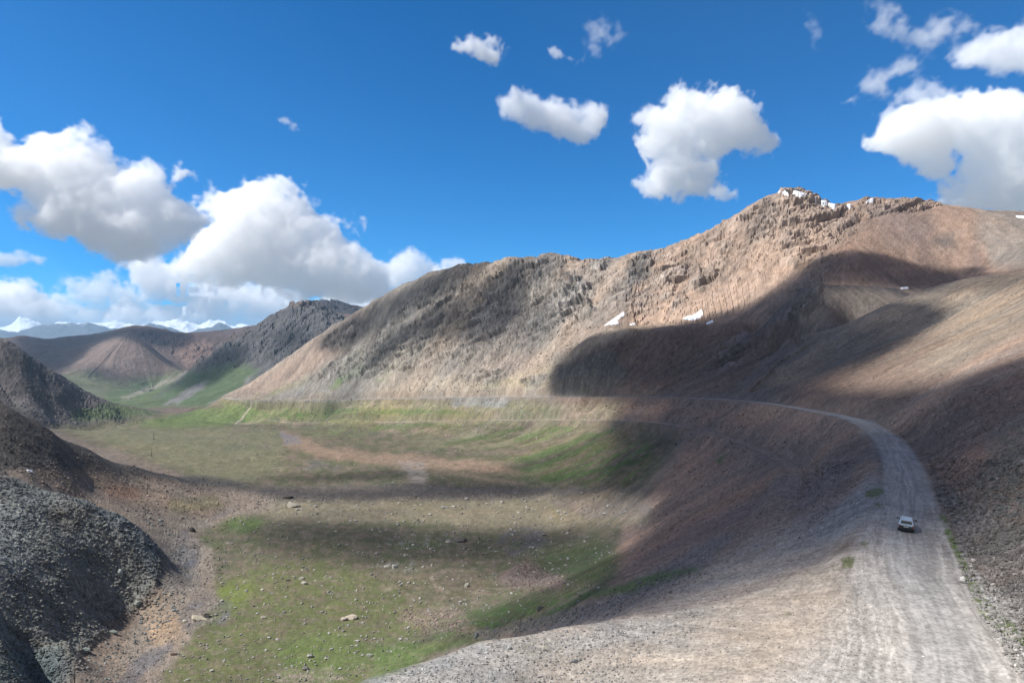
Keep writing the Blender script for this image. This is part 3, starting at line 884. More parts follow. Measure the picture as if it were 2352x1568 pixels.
crest_band = ss(.75, 1.0, 1 - np.abs(PY - np.interp(PX, [515, 820, 905, 985, 1060, 1180, 1300, 1420, 1500, 1700, 1835, 1965, 2110, 2352], [906, 712, 660, 622, 604, 589, 589, 598, 579, 485, 437, 470, 465, 495])) / 60) * (D > 1050)
rm = np.where(PX > 1400, rm * .72, rm)
rm = np.maximum(rm, .4 * crest_band * (PX < 2160) * ss(-.3, .3, n60))
# strata dip up to the right across the ridge face
fx_ = X * .84 - Y * .54                     # horizontal coordinate along the ridge face
ph = math.radians(33)
sa = fx_ * math.cos(ph) + Zb * 1.5 * math.sin(ph)
sb = -fx_ * math.sin(ph) + Zb * 1.5 * math.cos(ph)
led = ridged(sa / 70, sb / 17, 4, 101, .55)
blk = fbm(sa / 34, sb / 12, 5, 105, .62)
band = Mk([(800, 850), (850, 760), (940, 680), (1060, 600), (1200, 585), (1420, 590), (1500, 578), (1620, 530), (1760, 450), (1960, 470), (2000, 500), (1900, 620), (1720, 640), (1560, 700), (1380, 740), (1250, 790), (1100, 830), (900, 860)], 14)
rm = np.where(PX < 1290, rm * .62, rm)
rm = np.maximum(rm, band * np.where(PX < 1300, .5, .42) * ss(.16, .5, ridged(sa / 120 + 3, sb / 36, 4, 109, .6) + .25 * n60 + .12 * (PX < 1450)))
rsel = rm * ss(-.35, .2, led * .7 + blk * .8 + .12)
fac = np.zeros(Zb.shape)
kk = rsel > .02
for wl, wh, am, sd_ in ((60, 18, 6.0, 811), (30, 9, 4.2, 812), (14, 5, 2.6, 813)):
    fac[kk] += am * facets(sa[kk] / wl + .25 * blk[kk], sb[kk] / wh + .25 * led2[kk] if 0 else sb[kk] / wh, sd_)
near_k = np.clip(D / 900, .12, 1.4)
led2 = ridged(X / 22, Y / 22, 4, 103, .6)
rel = ridged(X / 11, (Y + Zb) / 11, 3, 815, .6)
crag = rsel * (fac * .80 + led * 2.6 + blk * 2.6 + rel * 1.5 + 1.0) * near_k * (1 - ss(1200, 1350, D) * ss(420, 340, PX)) * ss(350, 800, D) ** .5
dz = crag * 0 + (ss(1200, 1350, D) * ss(380, 250, PX)) * (6 * ridged(X / 90 + Y / 200, Y / 130, 5, 851, .6) * ss(.2, .5, slope) + 2.5 * st2)
st4 = lic(blur(rng.standard_normal(Zb.shape), 16).astype(np.float32) * 30, vi, vj, 30, 6.0)
gul = (st3 * .8 + st2 * .10 + .12) * ss(.2, .36, slope) * np.clip(D / 900, 0, 1.2) * (1 - rsel)
gul += -np.abs(st4) * 2.6 * ss(.3, .5, slope) * np.clip(D / 1000, 0, 1.2) * (1 - rsel * .6) * ss(500, 800, D)
dz += gul * .9
# hummocks and rubble
dz += n60 * 3.0 * np.clip(D / 700, .15, 1) + n20 * .8 * np.clip(D / 400, .25, 1)
mound = Mk([(-50, 1085), (60, 1098), (130, 1122), (200, 1145), (300, 1175), (378, 1262), (350, 1370), (270, 1430), (190, 1500), (150, 1600), (-50, 1600)], 6) * (D < 352)
spur = Mk([(-50, 895), (0, 920), (300, 1065), (600, 1112), (560, 1124), (330, 1160), (60, 1100), (-50, 1095)], 6) * (D > 330) * (D < 600)
dz += mound * (1.6 * ridged(X / 26, Y / 26, 3, 121) + .9 * fbm(X / 5, Y / 5, 4, 123, .7) + .5 * fbm(X / 2, Y / 2, 3, 125, .7))
dz += spur * (.5 * fbm(X / 5, Y / 5, 4, 127, .7))
hum = Mk([(100, 940), (380, 946), (360, 975), (100, 980)], 10) * (D > 1300)
dz += hum * 10 * fbm(X / 130, Y / 90, 3, 131)
px_m = D / 682.7
grain = (st1 * .10 + .9 * white * .30)
dz += stony * np.clip(grain, -.6, 1.4) * px_m * .55 * ss(25, 120, D)
dz += stony * fbm(X / 1.3, Y / 1.3, 3, 141, .6) * .10 * ss(220, 60, D)
dz *= flat
bk = ss(120, 70, D)
dz *= 1 - .6 * bk * (stony < .9)
Zn = Zb + dz
sb_ = blur(Zb, 5)
zu_ = np.gradient(sb_, us, axis=1)
zl_ = np.gradient(sb_, ld[1] - ld[0], axis=0)
nx_ = -zu_ / D
ny_ = -(zl_ - us[None] * zu_) / D
nn_ = np.sqrt(nx_ ** 2 + ny_ ** 2 + 1)
crag = crag * flat
for br, zr, lat, arc, hw in mats_road:
    k = ss(hw + 6.5, hw + .2, br) * (1 if zr is mats_road[0][1] else ss(112, 150, D))
    Zn = Zn * (1 - k) + zr * k
# rock colour
rc = C(150, 142, 132)[None, None] * (1 + .25 * blk + .12 * led + .035 * fac)[..., None].clip(.45, 1.7)
warm = ss(1450, 1750, PX)[..., None]
rc = rc * (1 - .25 * warm) + C(172, 146, 128) * .25 * warm
leftm = ((D > 1300) & (PX < 400))
rc = rc * (1 - .35 * ss(800, 400, D))[..., None]
rc = np.where(leftm[..., None], C(92, 84, 82) * (1 + .3 * blk[..., None]), rc)
rk = np.clip(rsel * 1.3, 0, 1)[..., None] * (.9 - .45 * warm)
col[:] = col * (1 - rk) + rc * rk
# chutes, scree streaks and stones in the colour itself
sk_a = ss(.12, .24, slope)
sk_r = 1 + 1.0 * ss(800, 1100, D)
col *= (1 + sk_a * (.05 * st1 + .05 * sk_r * st2 + .06 * sk_r * st3) * (1 - .5 * roadm))[..., None].clip(.55, 1.6)
chute = ss(.8, 1.7, st3) * (D > 800) * sk_a * (1 - rsel) * ss(905, 885, PY)
wr = ss(1150, 1500, PX)[..., None]
col[:] = col * (1 - .5 * chute[..., None]) + (C(192, 160, 134) * wr + C(160, 148, 134) * (1 - wr)) * .5 * chute[..., None]
col *= (1 + (.09 * n60 + .09 * n20 + .09 * n150))[..., None]
hue = (.035 * st3 * sk_a + .05 * n150 + .04 * n20)
col[..., 0] *= 1 + hue
col[..., 2] *= 1 - hue
spk = np.maximum(0, white - 1.7) * stony * (1 - roadm)
col *= (1 + .35 * spk)[..., None]
dark = np.maximum(0, -white - 1.8) * stony * (1 - roadm)
col *= np.clip(1 - .35 * dark, .4, 1)[..., None]
wb_ = blur(white, 1) * 4
col *= (1 + (.035 + .075 * stony[..., None]) * np.clip(white, -2, 2)[..., None] + .05 * np.clip(wb_, -2, 2)[..., None])
col *= (1 + .17 * ss(700, 950, D) * ss(905, 890, PY) * ss(2000, 1750, PX))[..., None]
col = np.clip(col, .008, .9)
terrain = mesh_np('terrain', np.stack([X + crag * nx_ / nn_, Y + crag * ny_ / nn_, Zn + crag / nn_], -1).reshape(-1, 3), grid_faces(NL, NU), EARTH,
                  {'tint': ('FLOAT_COLOR', col.reshape(-1, 3)), 'stony': ('FLOAT', stony.ravel())}, smooth=False)
tag(terrain, kind='structure')
print('terrain', time.time() - T0)

# ------------------------------------------------------------------ ray lookups on the land
Zn = Zn + crag * .8
prof = Zn / D


def hit(px, py, dmin=0):
    """first meeting of the camera ray through (px, py) with the land: world point"""
    u = (px - CX) / F
    c = float(np.interp(u, us, np.arange(NU)))
    i = int(np.clip(math.floor(c), 0, NU - 2))
    f = c - i
    s = prof[:, i] * (1 - f) + prof[:, i + 1] * f
    t = -(py - CY) / F
    ok = (s >= t) & (D[:, 0] > dmin)
    if not ok.any():
        k = int(np.argmax(s * (D[:, 0] > dmin)))
        return np.array([u * D[k, 0], D[k, 0], s[k] * D[k, 0]])
    k = max(1, int(np.argmax(ok)))
    a = float(np.clip((t - s[k - 1]) / (s[k] - s[k - 1] + 1e-12), 0, 1))
    Dd = D[k - 1, 0] + a * (D[k, 0] - D[k - 1, 0])
    return np.array([u * Dd, Dd, (s[k - 1] + a * (s[k] - s[k - 1])) * Dd])


def zat(x, y):
    """height of the land at world x, y (arrays)"""
    c = np.clip(np.interp(x / y, us, np.arange(NU)), 0, NU - 1.001)
    r = np.clip((np.log(np.maximum(y, 12)) - ld[0]) / (ld[1] - ld[0]), 0, NL - 1.001)
    ci = c.astype(int)
    ri = r.astype(int)
    f = c - ci
    g = r - ri
    return (Zn[ri, ci] * (1 - f) + Zn[ri, ci + 1] * f) * (1 - g) + (Zn[ri + 1, ci] * (1 - f) + Zn[ri + 1, ci + 1] * f) * g


def colat(x, y):
    c = np.clip(np.rint(np.interp(x / y, us, np.arange(NU))), 0, NU - 1).astype(int)
    r = np.clip(np.rint((np.log(np.maximum(y, 12)) - ld[0]) / (ld[1] - ld[0])), 0, NL - 1).astype(int)
    return col[r, c]


# ------------------------------------------------------------------ roads as sheets on the land
def road_sheet(name, pts, wd, cbase, mat):
    P = np.array(pts)
    P = P[P[:, 1] > (20 if pts is UPPER else 150)]
    n = 1
    Pm = upmat(len(P), (len(P) - 1) * 40 + 1) @ P
    seg = np.hypot(np.diff(Pm[:, 0]), np.diff(Pm[:, 1]))
    arc = np.concatenate([[0], np.cumsum(seg)])
    t = np.gradient(Pm[:, :2], axis=0)
    t /= np.hypot(t[:, 0], t[:, 1])[:, None]
    nrm = np.stack([t[:, 1], -t[:, 0]], 1)
    nv = 61
    v = np.linspace(-1, 1, nv)
    Dd = Pm[:, 1]
    hw = (wd + np.interp(Dd, [0, 90, 160, 220, 300, 600, 1500], [1.2, .3, .1, -.2, -.3, .7, 2.4] if pts is UPPER else [0, 0, 0, 0, .2, 1.6, 3.4]))[:, None] * (1 + .10 * gnoise(arc / 7, arc * 0 + 3.3, 5)[:, None] * np.abs(v[None]))
    xx = Pm[:, 0:1] + nrm[:, 0:1] * v[None] * hw
    yy = Pm[:, 1:2] + nrm[:, 1:2] * v[None] * hw
    zz = Pm[:, 2:3] + .05 + .00012 * Dd[:, None] + 0 * xx
    zz = zz - (np.abs(v[None]) > .99) * .05 - .02 * (Dd[:, None] < 150)
    base = np.asarray(cbase, np.float32)[None, None]
    latm = v[None] * hw
    am = arc[:, None] + 0 * latm
    r = ruts(latm, am)
    cc = base * (1 + r)[..., None]
    e = ss(.35, .95, np.abs(v)[None] + .35 * fbm(am / 6, latm / 2, 3, 97))[..., None]
    if pts is LOWER:
        e = np.maximum(e, .8 * ss(620, 420, Dd)[:, None, None])
    cc = cc * (1 - e) + colat(xx, yy) * e
    o = mesh_np(name, np.stack([xx, yy, zz], -1).reshape(-1, 3), grid_faces(len(Pm), nv)[:, ::-1], mat,
                {'tint': ('FLOAT_COLOR', np.clip(cc, .01, .9).reshape(-1, 3)), 'stony': ('FLOAT', np.full(xx.size, .2))})
    return tag(o, kind='structure')


road_sheet('gravel_road', UPPER, 2.8, C(186, 180, 172), EARTH)
road_sheet('dirt_road', LOWER, 1.9, C(192, 170, 148), EARTH)

# ------------------------------------------------------------------ the far land
NU2, NL2 = 900, 430
us2 = np.linspace(-1.05, -.10, NU2)
ld2 = np.linspace(math.log(2450), math.log(8000), NL2)
Z2 = base_surface(control_far(), us2, ld2, 270, 150)
D2 = np.exp(ld2)[:, None] + 0 * us2[None]
X2 = us2[None] * D2
vi2, vj2, sl2 = downslope(blur(Z2, 5), us2, ld2)
w2_ = rng.standard_normal(Z2.shape).astype(np.float32)
t1 = lic(w2_, vi2, vj2, 7)
t2 = lic(blur(rng.standard_normal(Z2.shape), 2).astype(np.float32) * 5, vi2, vj2, 22, 1.5)
t3 = lic(blur(rng.standard_normal(Z2.shape), 5).astype(np.float32) * 12, vi2, vj2, 30, 2.0)
P2X = CX + F * us2[None] + 0 * D2
P2Y = CY - F * Z2 / D2
q1 = fbm(P2X / 30, P2Y / 20, 4, 201)
q2 = fbm(P2X / 30 + 9, P2Y / 20 + 4, 4, 207)
col2 = np.empty(Z2.shape + (3,), np.float32)
col2[:] = C(140, 112, 98)


def put2(poly, c, feather=8, a=1.0, dmin=0, dmax=1e9, mod=None):
    m = sample(poly_mask(poly, feather), P2X + q1 * 8, P2Y + q2 * 5) * a * (D2 > dmin) * (D2 < dmax)
    if mod is not None:
        m = m * mod
    col2[:] = col2 * (1 - m[..., None]) + C(*c) * m[..., None]
    return m


put2([(-50, 760), (700, 740), (700, 900), (-50, 900)], (122, 98, 90), 8, 1, 4300)
put2([(100, 860), (230, 790), (290, 775), (400, 850), (300, 870)], (148, 122, 108), 10, .9, 4000)
put2([(370, 775), (480, 775), (500, 830), (430, 850)], (160, 124, 106), 8, .8, 4500)
put2([(120, 870), (200, 850), (280, 880), (420, 850), (440, 870), (280, 930), (180, 930)], (118, 124, 88), 10, .9)
put2([(240, 900), (400, 870), (480, 880), (520, 925), (260, 945)], (104, 124, 74), 8, .9)
put2([(275, 914), (330, 895), (400, 868), (432, 853), (434, 858), (405, 874), (330, 903), (285, 916)], (178, 164, 146), 2, .9)
put2([(350, 915), (480, 820), (640, 720), (720, 700), (880, 770), (700, 925)], (104, 102, 104), 6, 1, 0, 4050)
put2([(350, 920), (440, 855), (540, 840), (600, 850), (560, 890), (620, 925), (480, 940)], (98, 120, 74), 10, .9, 0, 4050)
put2([(370, 930), (420, 900), (478, 868), (470, 890), (410, 928)], (142, 138, 136), 3, .95, 0, 4050)
put2([(470, 930), (540, 895), (582, 862), (570, 885), (520, 920)], (142, 138, 136), 3, .9, 0, 4050)
rk2 = sample(poly_mask([(430, 850), (520, 790), (600, 742), (640, 715), (690, 695), (720, 700), (880, 770), (640, 860), (600, 830), (520, 850)], 8), P2X + q1 * 6, P2Y + q2 * 5) * (D2 < 4050)
rk3 = np.maximum(sample(poly_mask([(280, 770), (380, 760), (450, 790), (500, 800), (430, 830), (380, 810)], 8), P2X + q1 * 6, P2Y + q2 * 5) * (D2 > 5400) * .8,
                 (D2 > 4800) * (P2X > 640) * .9)
col2[(D2 > 4700) & (P2X > 640)] = C(84, 82, 88)  # back peak: naturally dark rock, its colour also replacing a cloud shadow
put2([(450, 768), (640, 738), (570, 790), (500, 802)], (104, 84, 80), 8, .8, 4500)  # cirque painted darker in place of a cloud shadow
rr = ridged(X2 / 260 + .3 * q1, D2 / 260, 5, 221, .58)
rr2 = ridged((X2 + D2 * .5) / 120, (D2 - X2) / 240, 4, 231, .6)
fc2 = 15 * facets(X2 / 120 + .3 * q1, D2 / 110 + X2 / 300, 821) + 9 * facets(X2 / 55, D2 / 60 - X2 / 160, 822) + 5 * facets(X2 / 26, D2 / 30, 823)
dz2 = (rk2 * (rr * 30 + rr2 * 12 + fc2) + rk3 * (rr * 26 + rr2 * 10 + fc2 * .8)) * .85
dz2 += fbm(X2 / 300, D2 / 300, 4, 241) * 10 + (t3 * 5 + t2 * 2) * (sl2 > .15) + w2_ * .4 + 14 * ridged(X2 / 500 + q1 * .2, D2 / 700, 4, 243) * (D2 > 4200)
dz2 *= ss(0, .1, np.abs(P2Y - 946) / 100 + .02)
Z2n = Z2 + dz2
col2 *= (1 + .10 * rr * np.maximum(rk2, rk3) * 2 + .04 * t1 + .05 * t2 + .07 * t3 + .08 * q1)[..., None].clip(.5, 1.6)
col2 = np.clip(col2, .01, .9)
mnt = mesh_np('mountains', np.stack([X2, D2, Z2n], -1).reshape(-1, 3), grid_faces(NL2, NU2), EARTH_FAR,
              {'tint': ('FLOAT_COLOR', col2.reshape(-1, 3)), 'stony': ('FLOAT', np.zeros(Z2.size))}, smooth=False)
tag(mnt, kind='structure')

# ------------------------------------------------------------------ snow range on the horizon
NU3, NL3 = 700, 90
us3 = np.linspace(-.95, -.10, NU3)
ys3 = np.linspace(0, 1, NL3)
U3, T3 = np.meshgrid(us3, ys3)
P3X = CX + F * U3


def range_z(prof_pts, Dc, depth, seed, rough):
    Dd = Dc + (T3 - .5) * depth
    pk = np.interp(P3X, [p[0] for p in prof_pts], [p[1] for p in prof_pts])
    zc = -(pk - CY) / F * Dc
    Xw = U3 * Dd
    r = ridged(Xw / 2600, Dd / 2600, 6, seed, .55)
    r2 = ridged(Xw / 700, Dd / 900, 4, seed + 9, .55)
    tent = 1 - np.abs(T3 - .62) / .62
    z = -900 + (zc + 900) * np.clip(tent, -.2, 1) ** .8 + (r - .1) * rough + r2 * rough * .45
    return Xw, Dd, z


front = [(-100, 752), (0, 760), (40, 770), (90, 757), (130, 750), (200, 744), (250, 760), (300, 764), (345, 750), (390, 760), (430, 768), (470, 762), (505, 750), (530, 762), (580, 772), (700, 775)]
back = [(-100, 745), (0, 764), (25, 752), (45, 736), (68, 742), (110, 756), (150, 748), (180, 752), (230, 752), (265, 748), (300, 752), (345, 748), (400, 744), (430, 742), (460, 750), (480, 744), (505, 746), (530, 756), (565, 752), (620, 742), (660, 736), (700, 735)]
for nm, pp, Dc, dep, sd, rough, snowline in (('mountains_snow_front', front, 22000, 6000, 301, 190, 620), ('mountains_snow', back, 30500, 7000, 331, 260, 250)):
    Xw, Dd, z = range_z(pp, Dc, dep, sd, rough)
    base3 = C(112, 112, 118)[None, None] + 0 * z[..., None]
    sn = ss(snowline, snowline + 330, z + 260 * ridged(Xw / 900, Dd / 900, 4, 345))
    if 'front' in nm:
        sn = sn * .45
    c3 = base3 * (1 - sn[..., None]) + np.array([.72, .76, .82]) * sn[..., None]
    o = mesh_np('mountains', np.stack([Xw, Dd, z], -1).reshape(-1, 3), grid_faces(NL3, NU3), EARTH_FAR,
                {'tint': ('FLOAT_COLOR', c3.reshape(-1, 3)), 'stony': ('FLOAT', np.zeros(z.size))})
    tag(o, kind='structure')

# ------------------------------------------------------------------ ground sheet to the horizon
rr_ = np.concatenate([[0], np.geomspace(60, 33000, 40)])
th = np.linspace(0, 2 * math.pi, 97)
gx = rr_[:, None] * np.cos(th)[None]
gy = rr_[:, None] * np.sin(th)[None]
gz = -340 + 60 * fbm(gx / 2500, gy / 2500, 3, 401) * (rr_[:, None] > 3000) - 60 * (rr_[:, None] > 3000)
gc = np.empty(gx.shape + (3,))
gc[:] = C(168, 158, 132)
ground = mesh_np('ground', np.stack([gx, gy, gz], -1).reshape(-1, 3), grid_faces(len(rr_), 97)[:, ::-1], EARTH_FAR,
                 {'tint': ('FLOAT_COLOR', gc.reshape(-1, 3)), 'stony': ('FLOAT', np.zeros(gx.size))})
tag(ground, kind='structure')
print('far', time.time() - T0)

# ------------------------------------------------------------------ broad clouds high over the valley (above the frame): their shade lies on the land
SH = np.zeros((RH, RW), np.float32)


def shade(poly, a=1.0, feather=14):
    global SH
    SH = 1 - (1 - SH) * (1 - a * poly_mask(poly, feather))


def unshade(poly, a=1.0, feather=14):
    global SH
    SH = SH * (1 - a * poly_mask(poly, feather))


# big shade over the moraine, the hollow and the foot of the right hill
shade([(1258, 860), (1285, 822), (1370, 780), (1430, 756), (1560, 741), (1640, 730), (1720, 698), (1790, 655), (1850, 605), (1900, 582), (1990, 580), (2080, 600), (2110, 615), (2200, 622), (2240, 640), (2080, 690),
       (2080, 735), (2050, 790), (1950, 850), (1880, 905), (1760, 925), (1440, 925), (1262, 900)], 1, 10)
unshade([(1850, 672), (1890, 655), (2060, 662), (2170, 690), (2000, 720), (1950, 735), (1850, 725)], .65, 12)
unshade([(1890, 700), (1940, 690), (1960, 715), (1900, 725)], .7, 12)
unshade([(1960, 735), (2080, 690), (2180, 660), (2260, 665), (2120, 720), (2060, 735)], .9, 8)
shade([(2160, 655), (2352, 628), (2420, 625), (2420, 650), (2280, 658), (2170, 672)], .85, 5)
shade([(1900, 800), (2070, 745), (2110, 760), (2060, 820), (1960, 870), (1850, 890)], .55, 12)
# the slope under the road and the bench behind the car
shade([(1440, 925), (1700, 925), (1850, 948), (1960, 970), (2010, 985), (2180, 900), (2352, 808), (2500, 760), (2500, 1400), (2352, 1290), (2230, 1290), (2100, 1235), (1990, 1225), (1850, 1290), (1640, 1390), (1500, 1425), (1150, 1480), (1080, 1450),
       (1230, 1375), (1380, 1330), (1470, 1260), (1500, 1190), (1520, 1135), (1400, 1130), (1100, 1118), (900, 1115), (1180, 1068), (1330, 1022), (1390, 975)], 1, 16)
shade([(2000, 1215), (2100, 1225), (2240, 1290), (2420, 1330), (2420, 1450), (2200, 1400), (2060, 1300), (1960, 1290)], .6, 40)
shade([(1750, 1290), (1980, 1200), (2010, 1260), (1800, 1340), (1560, 1420), (1520, 1400)], .5, 24)
unshade([(1650, 1290), (1960, 1150), (1990, 1180), (1700, 1330)], .12, 30)
shade([(1380, 1350), (1640, 1260), (1900, 1180), (1990, 1190), (1930, 1240), (1700, 1345), (1520, 1400), (1250, 1445), (1150, 1460)], .3, 14)
unshade([(1985, 962), (2020, 968), (2100, 930), (2080, 915), (1960, 950)], .8, 8)
# bars of shade on the valley floor
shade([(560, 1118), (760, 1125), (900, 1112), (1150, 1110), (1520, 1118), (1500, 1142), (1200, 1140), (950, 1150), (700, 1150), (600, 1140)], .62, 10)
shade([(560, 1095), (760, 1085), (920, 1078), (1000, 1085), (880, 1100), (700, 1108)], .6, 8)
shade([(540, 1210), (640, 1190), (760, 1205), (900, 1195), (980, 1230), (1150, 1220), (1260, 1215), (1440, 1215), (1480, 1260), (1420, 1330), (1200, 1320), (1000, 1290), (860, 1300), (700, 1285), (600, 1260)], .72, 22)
shade([(700, 1170), (900, 1165), (900, 1185), (720, 1190)], .5, 10)
shade([(1220, 1150), (1420, 1150), (1500, 1170), (1400, 1185), (1250, 1170)], .35, 10)
shade([(1180, 1380), (1300, 1330), (1440, 1330), (1300, 1420), (1100, 1470), (1000, 1480), (1050, 1420)], .6, 22)
# bands on the left half of the ridge
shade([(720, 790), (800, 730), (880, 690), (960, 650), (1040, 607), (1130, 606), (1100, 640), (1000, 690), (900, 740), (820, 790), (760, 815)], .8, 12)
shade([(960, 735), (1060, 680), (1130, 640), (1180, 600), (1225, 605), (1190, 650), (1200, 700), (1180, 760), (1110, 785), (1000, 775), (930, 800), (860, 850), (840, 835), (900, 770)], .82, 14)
shade([(1230, 590), (1290, 588), (1260, 640), (1210, 660)], .6, 10)
shade([(1180, 690), (1260, 700), (1290, 760), (1200, 790), (1160, 770)], .35, 20)
# left spur: the far side of its back
shade([(0, 925), (100, 972), (250, 1048), (420, 1092), (600, 1112), (620, 1135), (450, 1112), (300, 1080), (150, 1025), (0, 965)], .55, 8)

unshade([(1080, 1060), (1200, 1020), (1330, 980), (1400, 960), (1430, 1000), (1400, 1090), (1250, 1120), (1080, 1110)], .45, 26)
H1 = 1500.0


def cloud_over(name, H, gx0, gx1, gy0, gy1, step, shadow_at, label):
    xs = np.arange(gx0, gx1, step)
    ys = np.arange(gy0, gy1, step)
    GX, GY = np.meshgrid(xs, ys)
    t_lo, t_hi = (H - 320) / SUN[2], (H + 330) / SUN[2]
    hx = np.full(GX.shape, np.nan)
    hy = np.full(GX.shape, np.nan)
    hz = np.full(GX.shape, np.nan)
    found = np.zeros(GX.shape, bool)
    for t in np.arange(t_lo, t_hi, 4.0):
        x = GX - SUN[0] * t
        y = GY - SUN[1] * t
        z = H - SUN[2] * t
        inside = (y > 26) & (y < 2700) & (np.abs(x / np.maximum(y, 1)) < .92)
        zz = zat(x, np.maximum(y, 26))
        h = inside & ~found & (z <= zz)
        hx[h] = x[h]
        hy[h] = y[h]
        hz[h] = zz[h]
        found |= h
    px = CX + F * hx / hy
    py = CY - F * hz / hy
    ok = found & (px > -60) & (px < 2480) & (py < 1640)
    S = np.where(ok, sample(SH, np.where(ok, px, 0), np.where(ok, py, 0)), 0).astype(np.float32)
    S = blur(S, 1)
    return GX, GY, S


GX, GY, S = cloud_over('cloud', H1, -2500, -500, -220, 2150, 5.0, None, None)
# wisps of uneven thickness
nS = fbm(GX / 70, GY / 45, 5, 501, .6)
S = np.clip(S * (1 + .08 * nS + 1.5 * (1 - S) * nS), 0, .985)
use = S > .02
fa = grid_faces(*GX.shape)
fk = use.ravel()[fa].any(1)
fa = fa[fk]
ids = np.unique(fa)
remap = np.full(GX.size, -1, np.int64)
remap[ids] = np.arange(len(ids))
fa = remap[fa]
sv = S.ravel()[ids]
bump = 1 + .5 * fbm(GX / 90, GY / 90, 4, 511).ravel()[ids]
top = np.stack([GX.ravel()[ids], GY.ravel()[ids], H1 + 60 * sv * bump], 1)
bot = np.stack([GX.ravel()[ids], GY.ravel()[ids], H1 - 12 * sv * bump], 1)
nn = len(ids)
cm = bpy.data.materials.new('cloud_cover')
cm.use_nodes = True
nt = cm.node_tree
nt.nodes.clear()
mo = nt.nodes.new('ShaderNodeOutputMaterial')
mx = nt.nodes.new('ShaderNodeMixShader')
tr = nt.nodes.new('ShaderNodeBsdfTransparent')
df = nt.nodes.new('ShaderNodeBsdfDiffuse')
df.inputs[0].default_value = (.9, .9, .9, 1)
at = nt.nodes.new('ShaderNodeAttribute')
at.attribute_name = 'cover'
nt.links.new(at.outputs['Fac'], mx.inputs[0])
nt.links.new(tr.outputs[0], mx.inputs[1])
nt.links.new(df.outputs[0], mx.inputs[2])
nt.links.new(mx.outputs[0], mo.inputs[0])
cover = 1 - np.sqrt(np.clip(1 - sv, 0, 1))
oc = mesh_np('clouds', np.concatenate([top, bot]), np.concatenate([fa, (fa + nn)[:, ::-1]]), cm, {'cover': ('FLOAT', np.concatenate([cover, cover]))})
tag(oc, kind='stuff')

# a second, higher cover beyond the left edge of the view shades the far hills
def zfar(x, y):
    c = np.clip((x / y - us2[0]) / (us2[1] - us2[0]), 0, NU2 - 1.001).astype(int)
    r = np.clip((np.log(np.maximum(y, 2450)) - ld2[0]) / (ld2[1] - ld2[0]), 0, NL2 - 1.001).astype(int)
    return Z2n[r, c]


near_SH = SH
SH = np.zeros((RH, RW), np.float32)
shade([(30, 775), (230, 764), (312, 750), (420, 763), (450, 775), (410, 805), (360, 800), (300, 788), (270, 776), (220, 792), (150, 850), (90, 862), (50, 810)], .9, 8)
shade([(180, 850), (240, 843), (295, 868), (230, 874)], .75, 8)
shade([(385, 892), (440, 850), (520, 798), (570, 808), (545, 850), (480, 888), (430, 900)], .85, 8)
shade([(630, 765), (700, 768), (695, 800), (640, 812)], .7, 8)
shade([(-40, 770), (60, 810), (160, 880), (170, 915), (80, 900), (-40, 880)], .6, 8)
H2 = 3300.0
xs = np.arange(-7900, -2700, 26.)
ys = np.arange(2000, 8200, 26.)
FX, FY = np.meshgrid(xs, ys)
S2 = np.zeros(FX.shape, np.float32)
fnd = np.zeros(FX.shape, bool)
for t in np.arange((H2 - 320) / SUN[2], (H2 + 400) / SUN[2], 14.0):
    x = FX - SUN[0] * t
    y = FY - SUN[1] * t
    z = H2 - SUN[2] * t
    h = (y > 2460) & (y < 7800) & (x / np.maximum(y, 1) > -.9) & (x / np.maximum(y, 1) < -.14) & ~fnd
    h &= z <= zfar(x, np.maximum(y, 2460))
    if h.any():
        S2[h] = sample(SH, CX + F * x[h] / y[h], CY - F * z / y[h])
        fnd |= h
S2 = blur(S2, 1) * ss(.79, .85, np.abs(FX / FY))
us_ = S2 > .03
fa2 = grid_faces(*FX.shape)
fa2 = fa2[us_.ravel()[fa2].any(1)]
ids2 = np.unique(fa2)
rmp = np.full(FX.size, -1, np.int64)
rmp[ids2] = np.arange(len(ids2))
fa2 = rmp[fa2]
s2 = S2.ravel()[ids2]
tp = np.stack([FX.ravel()[ids2], FY.ravel()[ids2], H2 + 120 * s2], 1)
bt = np.stack([FX.ravel()[ids2], FY.ravel()[ids2], H2 - 25 * s2], 1)
cv = 1 - np.sqrt(np.clip(1 - s2, 0, 1))
tag(mesh_np('clouds', np.concatenate([tp, bt]), np.concatenate([fa2, (fa2 + len(ids2))[:, ::-1]]), cm, {'cover': ('FLOAT', np.concatenate([cv, cv]))}), kind='stuff')

# ------------------------------------------------------------------ haze
def box(name, lo, hi, mat):
    v = [(x, y, z) for x in (lo[0], hi[0]) for y in (lo[1], hi[1]) for z in (lo[2], hi[2])]
    f = [(0, 1, 3, 2), (4, 6, 7, 5), (0, 4, 5, 1), (2, 3, 7, 6), (0, 2, 6, 4), (1, 5, 7, 3)]
    return mesh_np(name, np.array(v), np.array(f), mat, smooth=False)


hm = bpy.data.materials.new('haze')
hm.use_nodes = True
nt = hm.node_tree
nt.nodes.clear()
mo = nt.nodes.new('ShaderNodeOutputMaterial')
pv = nt.nodes.new('ShaderNodeVolumePrincipled')
pv.inputs['Color'].default_value = (.42, .70, 1.0, 1)
pv.inputs['Density'].default_value = 2.5e-5
pv.inputs['Anisotropy'].default_value = 0.1
nt.links.new(pv.outputs[0], mo.inputs['Volume'])
hz = box('haze', (-35000, -34000, -520), (35000, 35000, 1080), hm)
tag(hz, kind='stuff')

# ------------------------------------------------------------------ clouds in view: real volumes
crng = np.random.default_rng(11)


